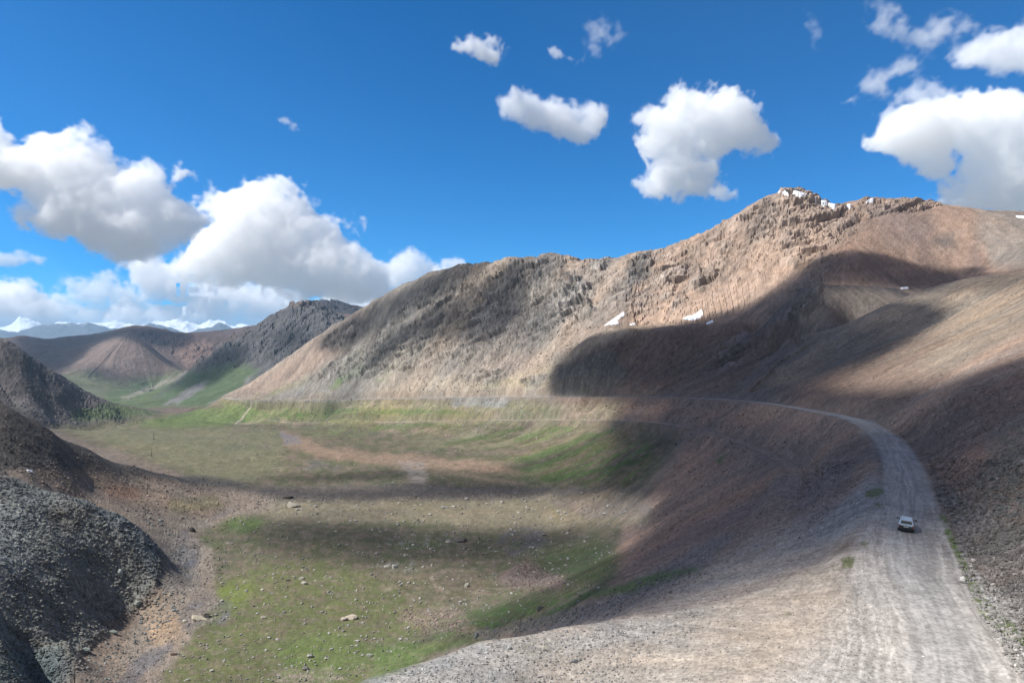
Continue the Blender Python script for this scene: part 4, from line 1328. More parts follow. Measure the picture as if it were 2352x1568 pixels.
def noise_grid(n, cell, octaves, gain=.55):
    out = np.zeros(n, np.float32)
    a = 1.0
    tot = 0
    for o in range(octaves):
        c = cell / 2 ** o
        if c < 1.6:
            break
        dims = [max(4, int(math.ceil(k / c)) + 3) for k in n]
        g = crng.random(dims).astype(np.float32)
        Ms = []
        for k, dk in zip(n, dims):
            t = 1 + np.arange(k) / c
            i = np.floor(t).astype(int)
            f = t - i
            M = np.zeros((k, dk), np.float32)
            w = [(1 - f) ** 3 / 6, (3 * f ** 3 - 6 * f * f + 4) / 6, (-3 * f ** 3 + 3 * f * f + 3 * f + 1) / 6, f ** 3 / 6]
            for q in range(4):
                M[np.arange(k), np.clip(i + q - 1, 0, dk - 1)] += w[q]
            Ms.append(M)
        r = np.tensordot(Ms[0], g, (1, 0))
        r = np.tensordot(r, Ms[1], (1, 1)).transpose(0, 2, 1)
        r = np.tensordot(r, Ms[2], (2, 1))
        r = (r - .5) * 6.0
        out += a * r
        tot += a
        a *= gain
    return out / tot


def edt(mask):
    """distance to the outside inside a boolean raster"""
    h, w = mask.shape
    big = 1e4
    d = np.where(mask, big, 0.0)
    for x in range(1, w):
        d[:, x] = np.minimum(d[:, x], d[:, x - 1] + 1)
    for x in range(w - 2, -1, -1):
        d[:, x] = np.minimum(d[:, x], d[:, x + 1] + 1)
    g = d ** 2
    out = np.full((h, w), 1e9)
    ys = np.arange(h)
    for y in range(h):
        out[y] = (g + ((ys - y) ** 2)[:, None]).min(0)
    return np.sqrt(out)


def grid_cloud(name, mn, mx, dens, k):
    n = dens.shape
    me = bpy.data.meshes.new('cloud_density')
    me.vertices.add(dens.size)
    a = me.attributes.new('d', 'FLOAT', 'POINT')
    a.data.foreach_set('value', np.ascontiguousarray(dens, np.float32).ravel())
    src = bpy.data.objects.new('cloud_density', me)
    o = bpy.data.objects.new(name, bpy.data.volumes.new(name))
    COL.objects.link(o)
    g = bpy.data.node_groups.new('cloud', 'GeometryNodeTree')
    g.interface.new_socket('Geometry', in_out='OUTPUT', socket_type='NodeSocketGeometry')
    N, L = g.nodes, g.links
    out = N.new('NodeGroupOutput')
    oi = N.new('GeometryNodeObjectInfo')
    oi.inputs[0].default_value = src
    pos = N.new('GeometryNodeInputPosition')
    sep = N.new('ShaderNodeSeparateXYZ')
    mp = N.new('ShaderNodeMapRange')
    mp.data_type = 'FLOAT_VECTOR'
    mp.inputs[7].default_value = mn
    mp.inputs[8].default_value = mx
    mp.inputs[9].default_value = (0, 0, 0)
    mp.inputs[10].default_value = (n[0] - 1, n[1] - 1, n[2] - 1)
    L.new(pos.outputs[0], mp.inputs[6])
    L.new(mp.outputs[1], sep.inputs[0])

    def m(op, a, b=None):
        x = N.new('ShaderNodeMath')
        x.operation = op
        for i, v in enumerate((a, b)):
            if v is None:
                continue
            if isinstance(v, (int, float)):
                x.inputs[i].default_value = v
            else:
                L.new(v, x.inputs[i])
        return x.outputs[0]
    fx, fy, fz = [m('ROUND', sep.outputs[i]) for i in range(3)]
    idx = m('ADD', m('MULTIPLY', m('ADD', m('MULTIPLY', fx, n[1]), fy), n[2]), fz)
    si = N.new('GeometryNodeSampleIndex')
    si.data_type = 'FLOAT'
    si.domain = 'POINT'
    na = N.new('GeometryNodeInputNamedAttribute')
    na.data_type = 'FLOAT'
    na.inputs[0].default_value = 'd'
    L.new(oi.outputs['Geometry'], si.inputs['Geometry'])
    L.new(na.outputs[0], si.inputs['Value'])
    L.new(idx, si.inputs['Index'])
    vc = N.new('GeometryNodeVolumeCube')
    vc.inputs['Min'].default_value = mn
    vc.inputs['Max'].default_value = mx
    for i, ax in enumerate('XYZ'):
        vc.inputs['Resolution ' + ax].default_value = n[i]
    L.new(si.outputs[0], vc.inputs['Density'])
    sm = N.new('GeometryNodeSetMaterial')
    L.new(vc.outputs[0], sm.inputs[0])
    L.new(sm.outputs[0], out.inputs[0])
    mat = bpy.data.materials.new('cloud')
    mat.use_nodes = True
    t = mat.node_tree
    t.nodes.clear()
    mo = t.nodes.new('ShaderNodeOutputMaterial')
    pv = t.nodes.new('ShaderNodeVolumePrincipled')
    pv.inputs['Color'].default_value = (1, 1, 1, 1)
    pv.inputs['Density'].default_value = k
    pv.inputs['Anisotropy'].default_value = 0.0
    t.links.new(pv.outputs[0], mo.inputs['Volume'])
    sm.inputs['Material'].default_value = mat
    o.data.materials.append(mat)
    md = o.modifiers.new('cloud', 'NODES')
    md.node_group = g
    return o


VOX = 2.6        # tracing px per voxel across the view


def cloud(label, D, polys, tau=.35, rough=10, cell=14, soft=.25, thick=1.0, wisp=0.0, vox=VOX, grow=0.0):
    """polys: outlines in the tracing; the cloud body swells in depth with the distance from its outline"""
    grow += .0 if tau > .19 else .35
    tau *= .36 if tau > .19 else 1.0
    thick *= .62
    allp = np.concatenate([np.array(p, float) for p in polys])
    pad = 14 + rough * 1.2
    x0, y0 = allp.min(0) - pad
    x1, y1 = allp.max(0) + pad
    W_, H_ = int((x1 - x0) / vox), int((y1 - y0) / vox)
    msk = np.zeros((H_, W_), bool)
    for p in polys:
        msk |= poly_mask(p, 0, W_, H_, 1 / vox, x0, y0) > .5
    s = edt(msk) - edt(~msk)                    # signed distance, in voxels
    R = max(s.max(), 3)
    hw = R * thick * 1.15
    ny = int(2 * hw / 1.35) + 12
    n = (W_, ny, H_)
    yv = (np.arange(ny) - ny / 2) * 1.35
    sd = np.where(s > 0, R * 1.15 * (1 - np.exp(-s / R * 1.6)), s)
    f3 = sd.T[:, None, ::-1] - (yv ** 2)[None, :, None] / (hw * thick * 1.15) * 1.0
    rg = rough / vox
    nz = noise_grid(n, cell, 6, .72)
    bil = 1 - 2 * np.abs(noise_grid(n, cell * .8, 5, .72))
    f3 = f3 + rg * (1.9 * nz + 1.2 * (bil - .25))
    f3 = f3 + grow * rg
    if wisp:
        f3 = f3 - wisp * rg * np.abs(noise_grid(n, cell * .5, 4, .6)) * 2
    dens = np.clip(f3 * soft * .7, 0, 1) ** 1.4
    dens[[0, -1]] = 0
    dens[:, [0, -1]] = 0
    dens[:, :, [0, -1]] = 0
    sx = vox / F * D
    mn = ((x0 - CX) / F * D, D - ny / 2 * 1.35 * sx, -(y1 - CY) / F * D)
    mx = (mn[0] + (n[0] - 1) * sx, mn[1] + (ny - 1) * 1.35 * sx, mn[2] + (n[2] - 1) * sx)
    o = grid_cloud('cloud', mn, mx, dens, tau / sx)
    tag(o, label, 'cloud', group='white clouds in the blue sky')
    return o


cloud('tall billowing white cloud at the left edge above the snow range', 9000,
      [[(-60, 290), (0, 300), (30, 330), (70, 335), (110, 310), (165, 304), (215, 340), (260, 380), (340, 398), (390, 445), (450, 485), (475, 505), (440, 545), (380, 575), (330, 600), (270, 598), (180, 560), (110, 545), (62, 520), (52, 492),
        (100, 478), (100, 445), (60, 425), (0, 435), (-60, 430)]], tau=.3, rough=24, cell=24)
cloud('wide domed white cloud with a flat grey base, right of the tallest bank', 11500,
      [[(440, 550), (462, 482), (500, 440), (560, 420), (620, 430), (680, 445), (720, 475), (760, 505), (800, 525), (840, 565), (880, 605), (902, 655), (880, 695), (760, 690), (640, 655), (520, 650), (420, 610)]], tau=.3, rough=22, cell=22)
for lb, pts_, ta_, ro_ in (
        ('low bright cumulus just above the snow peaks at the far left', [(-60, 755), (-60, 650), (0, 640), (50, 648), (85, 675), (110, 700), (125, 730), (110, 752)], .3, 16),
        ('low white cloud puff between the far left cumulus and the long bank', [(105, 745), (120, 705), (160, 690), (205, 700), (240, 715), (250, 740), (200, 752)], .22, 15),
        ('ragged little cloud sitting low above the pale puffs, left', [(150, 680), (170, 655), (215, 640), (260, 650), (310, 668), (330, 690), (280, 692), (210, 690)], .16, 17),
        ('grey bellied cloud lobe hanging below the tallest cloud', [(290, 605), (360, 598), (440, 620), (500, 650), (480, 690), (400, 690), (330, 665), (300, 640)], .22, 17),
        ('broad low cloud on the skyline left of the rocky peak', [(235, 760), (260, 715), (320, 690), (400, 700), (470, 690), (520, 715), (540, 752), (420, 768)], .26, 18),
        ('long soft cloud deck under the domed cloud', [(470, 690), (480, 650), (560, 640), (650, 660), (700, 690), (740, 712), (640, 722), (540, 715)], .24, 18),
        ('cloud skirt reaching down to the rocky peak', [(520, 765), (530, 725), (600, 712), (680, 700), (760, 690), (800, 710), (740, 735), (640, 770)], .2, 18),
        ('pale cloud sinking behind the long ridge', [(740, 720), (760, 670), (820, 650), (880, 668), (925, 700), (900, 735), (800, 745)], .26, 17)):
    cloud(lb, 38500, [pts_], tau=ta_ * 1.3, rough=ro_, cell=13, thick=1.3, soft=.22, grow=1.0)
cloud('small flat cloud low at the left edge of the sky', 12500, [[(-40, 580), (0, 573), (50, 570), (105, 590), (100, 608), (30, 612), (-40, 612)]], tau=.3, rough=10, cell=12)
cloud('hazy cloud tuft between the domed cloud and the ridge', 16500, [[(890, 610), (912, 575), (942, 562), (985, 582), (1003, 612), (985, 650), (930, 670), (895, 645)]], tau=.10, rough=14, cell=14, soft=.15)
cloud('bright small cloud peeping over the ridge top', 15500, [[(1000, 605), (1012, 592), (1040, 590), (1065, 592), (1078, 608), (1050, 640), (990, 650), (930, 690), (900, 700), (960, 650)]], tau=.35, rough=9, cell=10)
cloud('ragged puff above the dip between the two big clouds', 9500, [[(396, 372), (410, 368), (430, 388), (455, 402), (458, 415), (430, 418), (402, 414), (388, 395)]], tau=.16, rough=11, cell=10, wisp=.4)
cloud('small shred of cloud over the right shoulder of the domed cloud', 11000, [[(765, 487), (790, 476), (812, 478), (800, 495), (772, 502)], [(824, 492), (840, 494), (851, 513), (840, 522)]], tau=.12, rough=9, cell=9, wisp=.3)
cloud('tiny slanting wisp alone in the blue, upper left', 8000, [[(636, 273), (655, 270), (680, 282), (696, 299), (684, 304), (660, 290)]], tau=.12, rough=7, cell=8, wisp=.3)
cloud('small heart shaped cloud at upper centre', 7000, [[(1040, 97), (1060, 88), (1080, 78), (1100, 88), (1138, 88), (1150, 115), (1145, 148), (1125, 152), (1100, 140), (1070, 118), (1040, 108)]], tau=.13, rough=11, cell=12, wisp=.3)
cloud('elongated white cloud slanting down to the right, below the heart shaped one', 7200,
      [[(1150, 228), (1170, 220), (1176, 192), (1198, 205), (1240, 224), (1288, 238), (1330, 252), (1370, 242), (1398, 255), (1394, 290), (1370, 322), (1330, 326), (1286, 310), (1236, 304), (1196, 282), (1166, 256)]], tau=.3, rough=10, cell=12, grow=.5)
cloud('thin torn cloud at upper centre with a brighter lower tip', 7000, [[(1258, 108), (1290, 110), (1325, 135), (1308, 148), (1270, 132)]], tau=.11, rough=10, cell=10, wisp=.4)
cloud('faint veil of cloud trailing up to the right of the torn cloud', 7100, [[(1325, 140), (1355, 120), (1350, 62), (1380, 42), (1442, 75), (1430, 92), (1390, 98), (1370, 130), (1340, 142)]], tau=.035, rough=16, cell=12, soft=.12, wisp=.5)
cloud('big rounded white cloud with a rough top left of the summit', 7500,
      [[(1552, 218), (1600, 208), (1640, 203), (1660, 192), (1698, 198), (1718, 228), (1742, 252), (1755, 300), (1752, 330), (1700, 343), (1640, 360), (1560, 360), (1500, 356), (1460, 330), (1482, 300), (1478, 268), (1530, 252)],
       [(1520, 355), (1600, 355), (1640, 375), (1640, 415), (1600, 445), (1560, 438), (1520, 458), (1480, 442), (1455, 420), (1490, 405)]], tau=.26, rough=20, cell=18)
cloud('small loose puff under the big rounded cloud', 7300, [[(1635, 435), (1665, 425), (1688, 440), (1680, 455), (1640, 458)]], tau=.12, rough=9, cell=9)
cloud('massive white cloud filling the right edge above the mountain', 9000,
      [[(1980, 325), (2012, 300), (2052, 255), (2130, 238), (2200, 218), (2270, 208), (2352, 208), (2440, 212), (2440, 500), (2352, 495), (2250, 488), (2165, 468), (2195, 445), (2235, 440), (2235, 392), (2215, 352), (2180, 345), (2150, 368), (2110, 356), (2060, 346), (2005, 338)]],
      tau=.25, rough=26, cell=24)
cloud('soft veil of cloud along the top right of the sky', 8000, [[(2000, 15), (2060, 12), (2100, 60), (2160, 42), (2225, 52), (2255, 78), (2200, 88), (2140, 108), (2080, 118), (2020, 70)]], tau=.04, rough=20, cell=18, soft=.12, wisp=.3)
cloud('hooked streak of thin cloud left of the massive right cloud', 8200, [[(1935, 235), (1975, 200), (1985, 160), (2040, 150), (2065, 130), (2110, 150), (2090, 165), (2060, 195), (2050, 220), (1985, 215), (1950, 240)]], tau=.05, rough=14, cell=14, soft=.14, wisp=.3)
cloud('loose pale cloud in the top right corner', 8400, [[(2200, 125), (2250, 82), (2330, 62), (2440, 62), (2440, 190), (2340, 165), (2270, 150), (2210, 152)]], tau=.07, rough=18, cell=18, soft=.14)
cloud('ragged fringe of cloud over the top of the massive right cloud', 8600, [[(2050, 235), (2100, 185), (2150, 190), (2205, 215), (2150, 235), (2090, 240)]], tau=.06, rough=14, cell=14, soft=.14)
cloud('faint small smear of cloud at the top, right of centre', 8000, [[(1850, 45), (1888, 34), (1893, 82), (1868, 92)]], tau=.035, rough=14, cell=12, soft=.12)
print('clouds', time.time() - T0)

# ------------------------------------------------------------------ snow
SNOW = simple_material('snow', (.86, .89, .93), .6, 0, .3, .05, .6)


def snow_patch(poly, label, amp=1.0, dmin=0):
    p = np.array(poly, float)
    x0, y0 = p.min(0) - 4
    x1, y1 = p.max(0) + 4
    st = max(.45, (x1 - x0) / 90)
    xs = np.arange(x0, x1 + st, st)
    ys = np.arange(y1, y0 - st, -st * .5)
    m = poly_mask(p, 0, int((x1 - x0) * 4) + 4, int((y1 - y0) * 8) + 8, 1, 0, 0) if False else None
    gw, gh = int((x1 - x0) / .25) + 2, int((y1 - y0) / .25) + 2
    m = poly_mask(p, .9, gw, gh, 4.0, x0, y0)
    # corner points on the land, at the distances where the rays meet it
    c4 = [hit(a, b, dmin) for a, b in poly]
    c4 = np.array(c4)
    wx = np.linspace(c4[:, 0].min() - 5, c4[:, 0].max() + 5, 90)
    wy = np.linspace(c4[:, 1].min() - 14, c4[:, 1].max() + 14, 90)
    GX_, GY_ = np.meshgrid(wx, wy)
    GZ_ = zat(GX_, GY_)
    px = CX + F * GX_ / GY_
    py = CY - F * GZ_ / GY_
    v = sample(m, px - x0, py - y0, 4.0)
    v = v * ((px > x0) & (px < x1) & (py > y0) & (py < y1))
    Dm = c4[:, 1].mean()
    zz = GZ_ + (v * 1.5 - .55) * amp * Dm / 1000 * 1.3
    fa_ = grid_faces(90, 90)
    keep = (v.ravel()[fa_] > .02).any(1)
    fa_ = fa_[keep]
    if not len(fa_):
        print('no snow', label)
        return
    ids_ = np.unique(fa_)
    rm_ = np.full(GX_.size, -1)
    rm_[ids_] = np.arange(len(ids_))
    o = mesh_np('snow_patch', np.stack([GX_, GY_, zz], -1).reshape(-1, 3)[ids_], rm_[fa_], SNOW)
    tag(o, label, 'snow patch', group='snow patches on the mountain')


snow_patch([(1386, 749), (1404, 736), (1423, 723), (1433, 716), (1435, 724), (1424, 731), (1412, 737), (1424, 740), (1418, 744), (1404, 746), (1400, 744)], 'forked white snow patch in the hollow under the middle of the ridge', 1, 700)
snow_patch([(1568, 732), (1580, 726), (1592, 724), (1612, 711), (1615, 722), (1608, 730), (1590, 736), (1580, 734)], 'white snow patch lying half in the cloud shade, right of the forked one', 1, 700)
snow_patch([(1621, 743), (1636, 735), (1639, 739), (1626, 745)], 'tiny shaded snow patch just right of the half shaded one', 1, 700)
snow_patch([(1445, 745), (1458, 742), (1460, 745), (1450, 747)], 'thin sliver of snow on the hollow rim beside the forked patch', 1, 700)
snow_patch([(1784, 447), (1803, 443), (1813, 453), (1806, 451)], 'narrow snow streak on the left shoulder of the summit', 4.5, 1000)
snow_patch([(1816, 444), (1832, 446), (1857, 454), (1840, 456), (1828, 451)], 'bright snow strip right under the summit rocks', 4.5, 1000)
snow_patch([(1864, 460), (1880, 462), (1874, 467)], 'small snow spot just right below the summit rocks', 4.5, 1000)
snow_patch([(1885, 467), (1902, 469), (1897, 475), (1888, 473)], 'snow spot in the middle of the row descending from the summit', 4.5, 1000)
snow_patch([(1901, 472), (1922, 477), (1912, 483)], 'lowest snow spot of the row descending from the summit', 4.5, 1000)
snow_patch([(1940, 477), (1958, 475), (1950, 481)], 'snow spot in the saddle right of the summit', 4.5, 1000)
snow_patch([(1985, 468), (2010, 461), (2006, 466)], 'thin snow line on the rise right of the saddle', 4.5, 1000)
snow_patch([(2332, 496), (2360, 498), (2360, 502), (2338, 500)], 'snow line on the skyline at the right edge', 1.4, 1000)
snow_patch([(60, 1078), (74, 1080), (77, 1086), (66, 1084)], 'small leftover white snow patch on the dark left slope', .8)
snow_patch([(2068, 661), (2086, 659), (2087, 663), (2070, 664)], 'flat shaded snow sliver behind the sunlit knoll', 1, 600)

# ------------------------------------------------------------------ stones
STONE = bpy.data.materials.new('stone')
STONE.use_nodes = True
nt = STONE.node_tree
b = nt.nodes['Principled BSDF']
b.inputs['Roughness'].default_value = .95
b.inputs['Specular IOR Level'].default_value = .1
a_ = nt.nodes.new('ShaderNodeAttribute')
a_.attribute_name = 'tint'
g_ = nt.nodes.new('ShaderNodeNewGeometry')
n_ = nt.nodes.new('ShaderNodeTexNoise')
n_.inputs['Scale'].default_value = 2.5
n_.inputs['Detail'].default_value = 5
mr_ = nt.nodes.new('ShaderNodeMapRange')
mr_.inputs[1].default_value = .3
mr_.inputs[2].default_value = .7
mr_.inputs[3].default_value = .7
mr_.inputs[4].default_value = 1.25
vm_ = nt.nodes.new('ShaderNodeVectorMath')
vm_.operation = 'MULTIPLY'
nt.links.new(g_.outputs['Position'], n_.inputs['Vector'])
nt.links.new(n_.outputs['Fac'], mr_.inputs[0])
nt.links.new(a_.outputs['Color'], vm_.inputs[0])
nt.links.new(mr_.outputs[0], vm_.inputs[1])
nt.links.new(vm_.outputs[0], b.inputs['Base Color'])


def ico(sub):
    import bmesh
    bm = bmesh.new()
    bmesh.ops.create_icosphere(bm, subdivisions=sub, radius=1)
    v = np.array([x.co[:] for x in bm.verts])
    f = np.array([[x.index for x in q.verts] for q in bm.faces])
    bm.free()
    return v, f


V1, F1 = ico(1)
srng = np.random.default_rng(23)
variants = []
for k in range(9):
    v = V1 * (1 + .35 * srng.standard_normal((len(V1), 1)) * .6)
    v = v * (1 + srng.uniform(-.35, .35, 3))
    v[:, 2] *= .75
    variants.append(v)
sv_, sf_, sc_l = [], [], []
cnt = 0


def strew(poly, n, smin, smax, cmul=(.75, 1.5), grey=.3, power=2.6, dmin=0, dmax=1e9, tintc=None, clump=0.0):
    global cnt
    p = np.array(poly, float)
    x0, y0 = p.min(0)
    x1, y1 = p.max(0)
    m = poly_mask(p, 10)
    got = 0
    tries = 0
    while got < n and tries < n * 8:
        tries += 1
        px, py = srng.uniform(x0, x1), srng.uniform(y0, y1)
        if not (0 <= px < 2400 and 0 <= py < 1600):
            continue
        if srng.random() > m[min(int(py / 2), RH - 1), min(int(px / 2), RW - 1)]:
            continue
        if clump and srng.random() < clump * (.5 - 1.3 * float(gnoise(np.array([px / 40.]), np.array([py / 18.]), 7)[0])):
            continue
        h = hit(px, py)
        if not dmin < h[1] < dmax:
            continue
        if min(np.hypot(h[0] - UP_[:, 0], h[1] - UP_[:, 1])) < 3.6 and srng.random() < .94:
            continue
        s = smin + (smax - smin) * srng.random() ** power
        r = s * h[1] / F * .5
        v = variants[srng.integers(9)]
        a = srng.uniform(0, 6.28)
        ca, sa_ = math.cos(a), math.sin(a)
        q = v @ np.array([[ca, sa_, 0], [-sa_, ca, 0], [0, 0, 1]]) * r + h + (0, 0, r * .25)
        c = colat(np.array([h[0]]), np.array([h[1]]))[0] if tintc is None else C(*tintc)
        gm = c.mean()
        c = (c * (1 - grey) + gm * grey) * srng.uniform(*cmul)
        sv_.append(q)
        sf_.append(F1 + cnt)
        cnt += len(V1)
        sc_l.append(np.repeat(c[None], len(V1), 0))
        got += 1


UP_ = upmat(len(UPPER), 400) @ np.array(UPPER)
MOUND = [(0, 1085), (60, 1098), (130, 1122), (200, 1145), (300, 1175), (385, 1262), (355, 1380), (270, 1440), (190, 1510), (150, 1568), (0, 1568)]
strew(MOUND, 9000, 2, 8.5, (.65, 1.5), .2, 3.4, dmax=352)
strew([(300, 1170), (400, 1250), (380, 1350), (300, 1440), (200, 1510), (160, 1568), (260, 1568), (420, 1400), (430, 1250), (380, 1190)], 700, 2.5, 8, (.7, 1.5), .3, 3, tintc=(140, 146, 142))
strew([(0, 925), (300, 1065), (560, 1120), (560, 1180), (400, 1200), (200, 1150), (0, 1090)], 1100, 2, 7, (1.0, 2.0), .3, 3.6, dmin=330, dmax=640)
strew([(240, 1568), (400, 1400), (450, 1230), (600, 1140), (700, 1150), (520, 1220), (500, 1400), (330, 1568)], 700, 2, 6, (1., 1.9), .3, 3, clump=.6)
strew([(560, 1140), (1500, 1130), (1500, 1220), (1380, 1350), (1000, 1480), (860, 1568), (300, 1568), (500, 1400), (500, 1230)], 3800, 1.8, 8, (.8, 1.9), .5, 4, dmin=150, tintc=(168, 160, 142), clump=1.1)
strew([(300, 1000), (1300, 985), (1500, 1020), (1450, 1120), (560, 1120), (380, 1060)], 900, 1.6, 4.5, (.8, 1.7), .5, 4, tintc=(165, 156, 138), clump=1)
strew([(560, 915), (1440, 915), (1500, 980), (1300, 1010), (560, 985)], 1600, 1.6, 4.2, (.8, 1.8), .4, 3, tintc=(172, 164, 150), clump=.8)
strew([(1200, 1285), (1320, 1320), (1290, 1360), (1160, 1350)], 420, 2.5, 6, (.6, 1.4), .2, 3, tintc=(150, 126, 112))
strew([(915, 1395), (1060, 1400), (1110, 1460), (960, 1450)], 380, 2.5, 6, (.7, 1.5), .2, 3, tintc=(168, 140, 122))
strew([(1080, 1455), (1300, 1395), (1500, 1330), (1640, 1290), (1600, 1340), (1350, 1425), (1110, 1472)], 900, 2.5, 9, (.75, 1.5), .3, 3.5, tintc=(146, 140, 134))
strew([(1270, 920), (1700, 925), (1960, 970), (2010, 1100), (1980, 1200), (1700, 1370), (1400, 1440), (1200, 1440), (1420, 1300), (1540, 1100), (1560, 990)], 4200, 2, 6, (.8, 1.6), .3, 3.4, clump=.5)
strew([(1780, 1230), (1860, 1060), (1960, 1050), (1960, 1130), (1850, 1220)], 700, 2.5, 6.5, (.75, 1.5), .4, 3)
strew([(850, 1568), (1100, 1478), (1300, 1442), (1650, 1395), (1600, 1450), (1400, 1568)], 3200, 1.8, 8, (.8, 1.35), .5, 4, dmax=110)
strew([(1600, 1400), (1950, 1280), (2000, 1400), (1950, 1568), (1400, 1568)], 2600, 1.6, 5.5, (.8, 1.3), .4, 5, dmax=110)
strew([(1900, 1280), (2160, 1240), (2352, 1480), (2352, 1568), (1900, 1568)], 1500, 1.5, 4.5, (.85, 1.35), .4, 5, dmax=110)
strew([(2130, 1050), (2352, 1060), (2352, 1560), (2240, 1350), (2165, 1180)], 5200, 2.5, 11, (.75, 1.6), .35, 3.4, dmax=200)
strew([(2200, 1290), (2352, 1400), (2352, 1560), (2250, 1420)], 700, 4, 15, (.8, 1.5), .4, 3, dmax=120, tintc=(176, 166, 150))
strew([(2010, 985), (2352, 830), (2352, 1100), (2150, 1100)], 1800, 2, 5.5, (.8, 1.5), .3, 3.5, dmax=330)
strew([(1760, 890), (1960, 740), (2352, 640), (2352, 820), (2020, 965)], 1500, 1.7, 4, (.85, 1.5), .3, 4, dmax=560)
strew([(900, 900), (1100, 790), (1300, 720), (1450, 720), (1280, 900)], 1700, 1.7, 5, (.85, 1.7), .4, 4, clump=.7)
strew([(1280, 900), (1400, 790), (1700, 760), (1750, 850), (1650, 905)], 900, 1.7, 4.5, (.8, 1.5), .3, 4)
strew([(0, 880), (150, 930), (330, 950), (120, 970), (0, 960)], 300, 1.6, 4, (.75, 1.6), .3, 3, dmin=1200)
scree = mesh_np('scree', np.concatenate(sv_), np.concatenate(sf_), STONE, {'tint': ('FLOAT_COLOR', np.clip(np.concatenate(sc_l), .01, .85))}, smooth=False)
tag(scree, kind='stuff')
print('scree', cnt // len(V1), time.time() - T0)

# ------------------------------------------------------------------ boulders one can tell apart
V3, F3 = ico(3)


def boulder(px, py, wpx, c, label, flat=.6, elong=1.3, ang=0.0, craggy=.35, seed=0):
    h = hit(px, py)
    r = wpx * h[1] / F * .5
    v = V3.copy()
    x, y, z = V3.T
    n1 = fbm(x * 1.3 + seed * 7.1, y * 1.3 + z * 1.7, 3, 600 + seed, .6)
    n2 = fbm(x * 3.1 + z * 2.2, y * 3.1 + seed * 3.3, 3, 640 + seed, .6)
    v = v * (1 + craggy * 1.3 * n1 + craggy * .7 * n2)[:, None]
    # a few cleaved faces
    rr = np.random.default_rng(900 + seed)
    for k in range(7):
        d = rr.standard_normal(3)
        d /= np.linalg.norm(d)
        t = v @ d
        lim = rr.uniform(.55, .85)
        v = v - np.maximum(0, t - lim)[:, None] * d * .9
    v = v * (elong / math.sqrt(elong), 1 / math.sqrt(elong), flat * 1.5)
    v[:, 0] *= math.sqrt(elong)
    v *= r / np.abs(v[:, 0]).max()
    a = math.radians(ang)
    v = v @ np.array([[math.cos(a), 0, math.sin(a)], [0, 1, 0], [-math.sin(a), 0, math.cos(a)]])
    v[:, 2] += r * flat * .35
    cc = np.clip(C(*c)[None] * 1.7 * (1 + .25 * n2 + .15 * n1)[:, None], .01, .8)
    o = mesh_np('boulder', v, F3, STONE, {'tint': ('FLOAT_COLOR', cc)}, smooth=False)
    o.location = h
    tag(o, label, 'boulder', group='boulders on the valley floor and slopes')
    return o


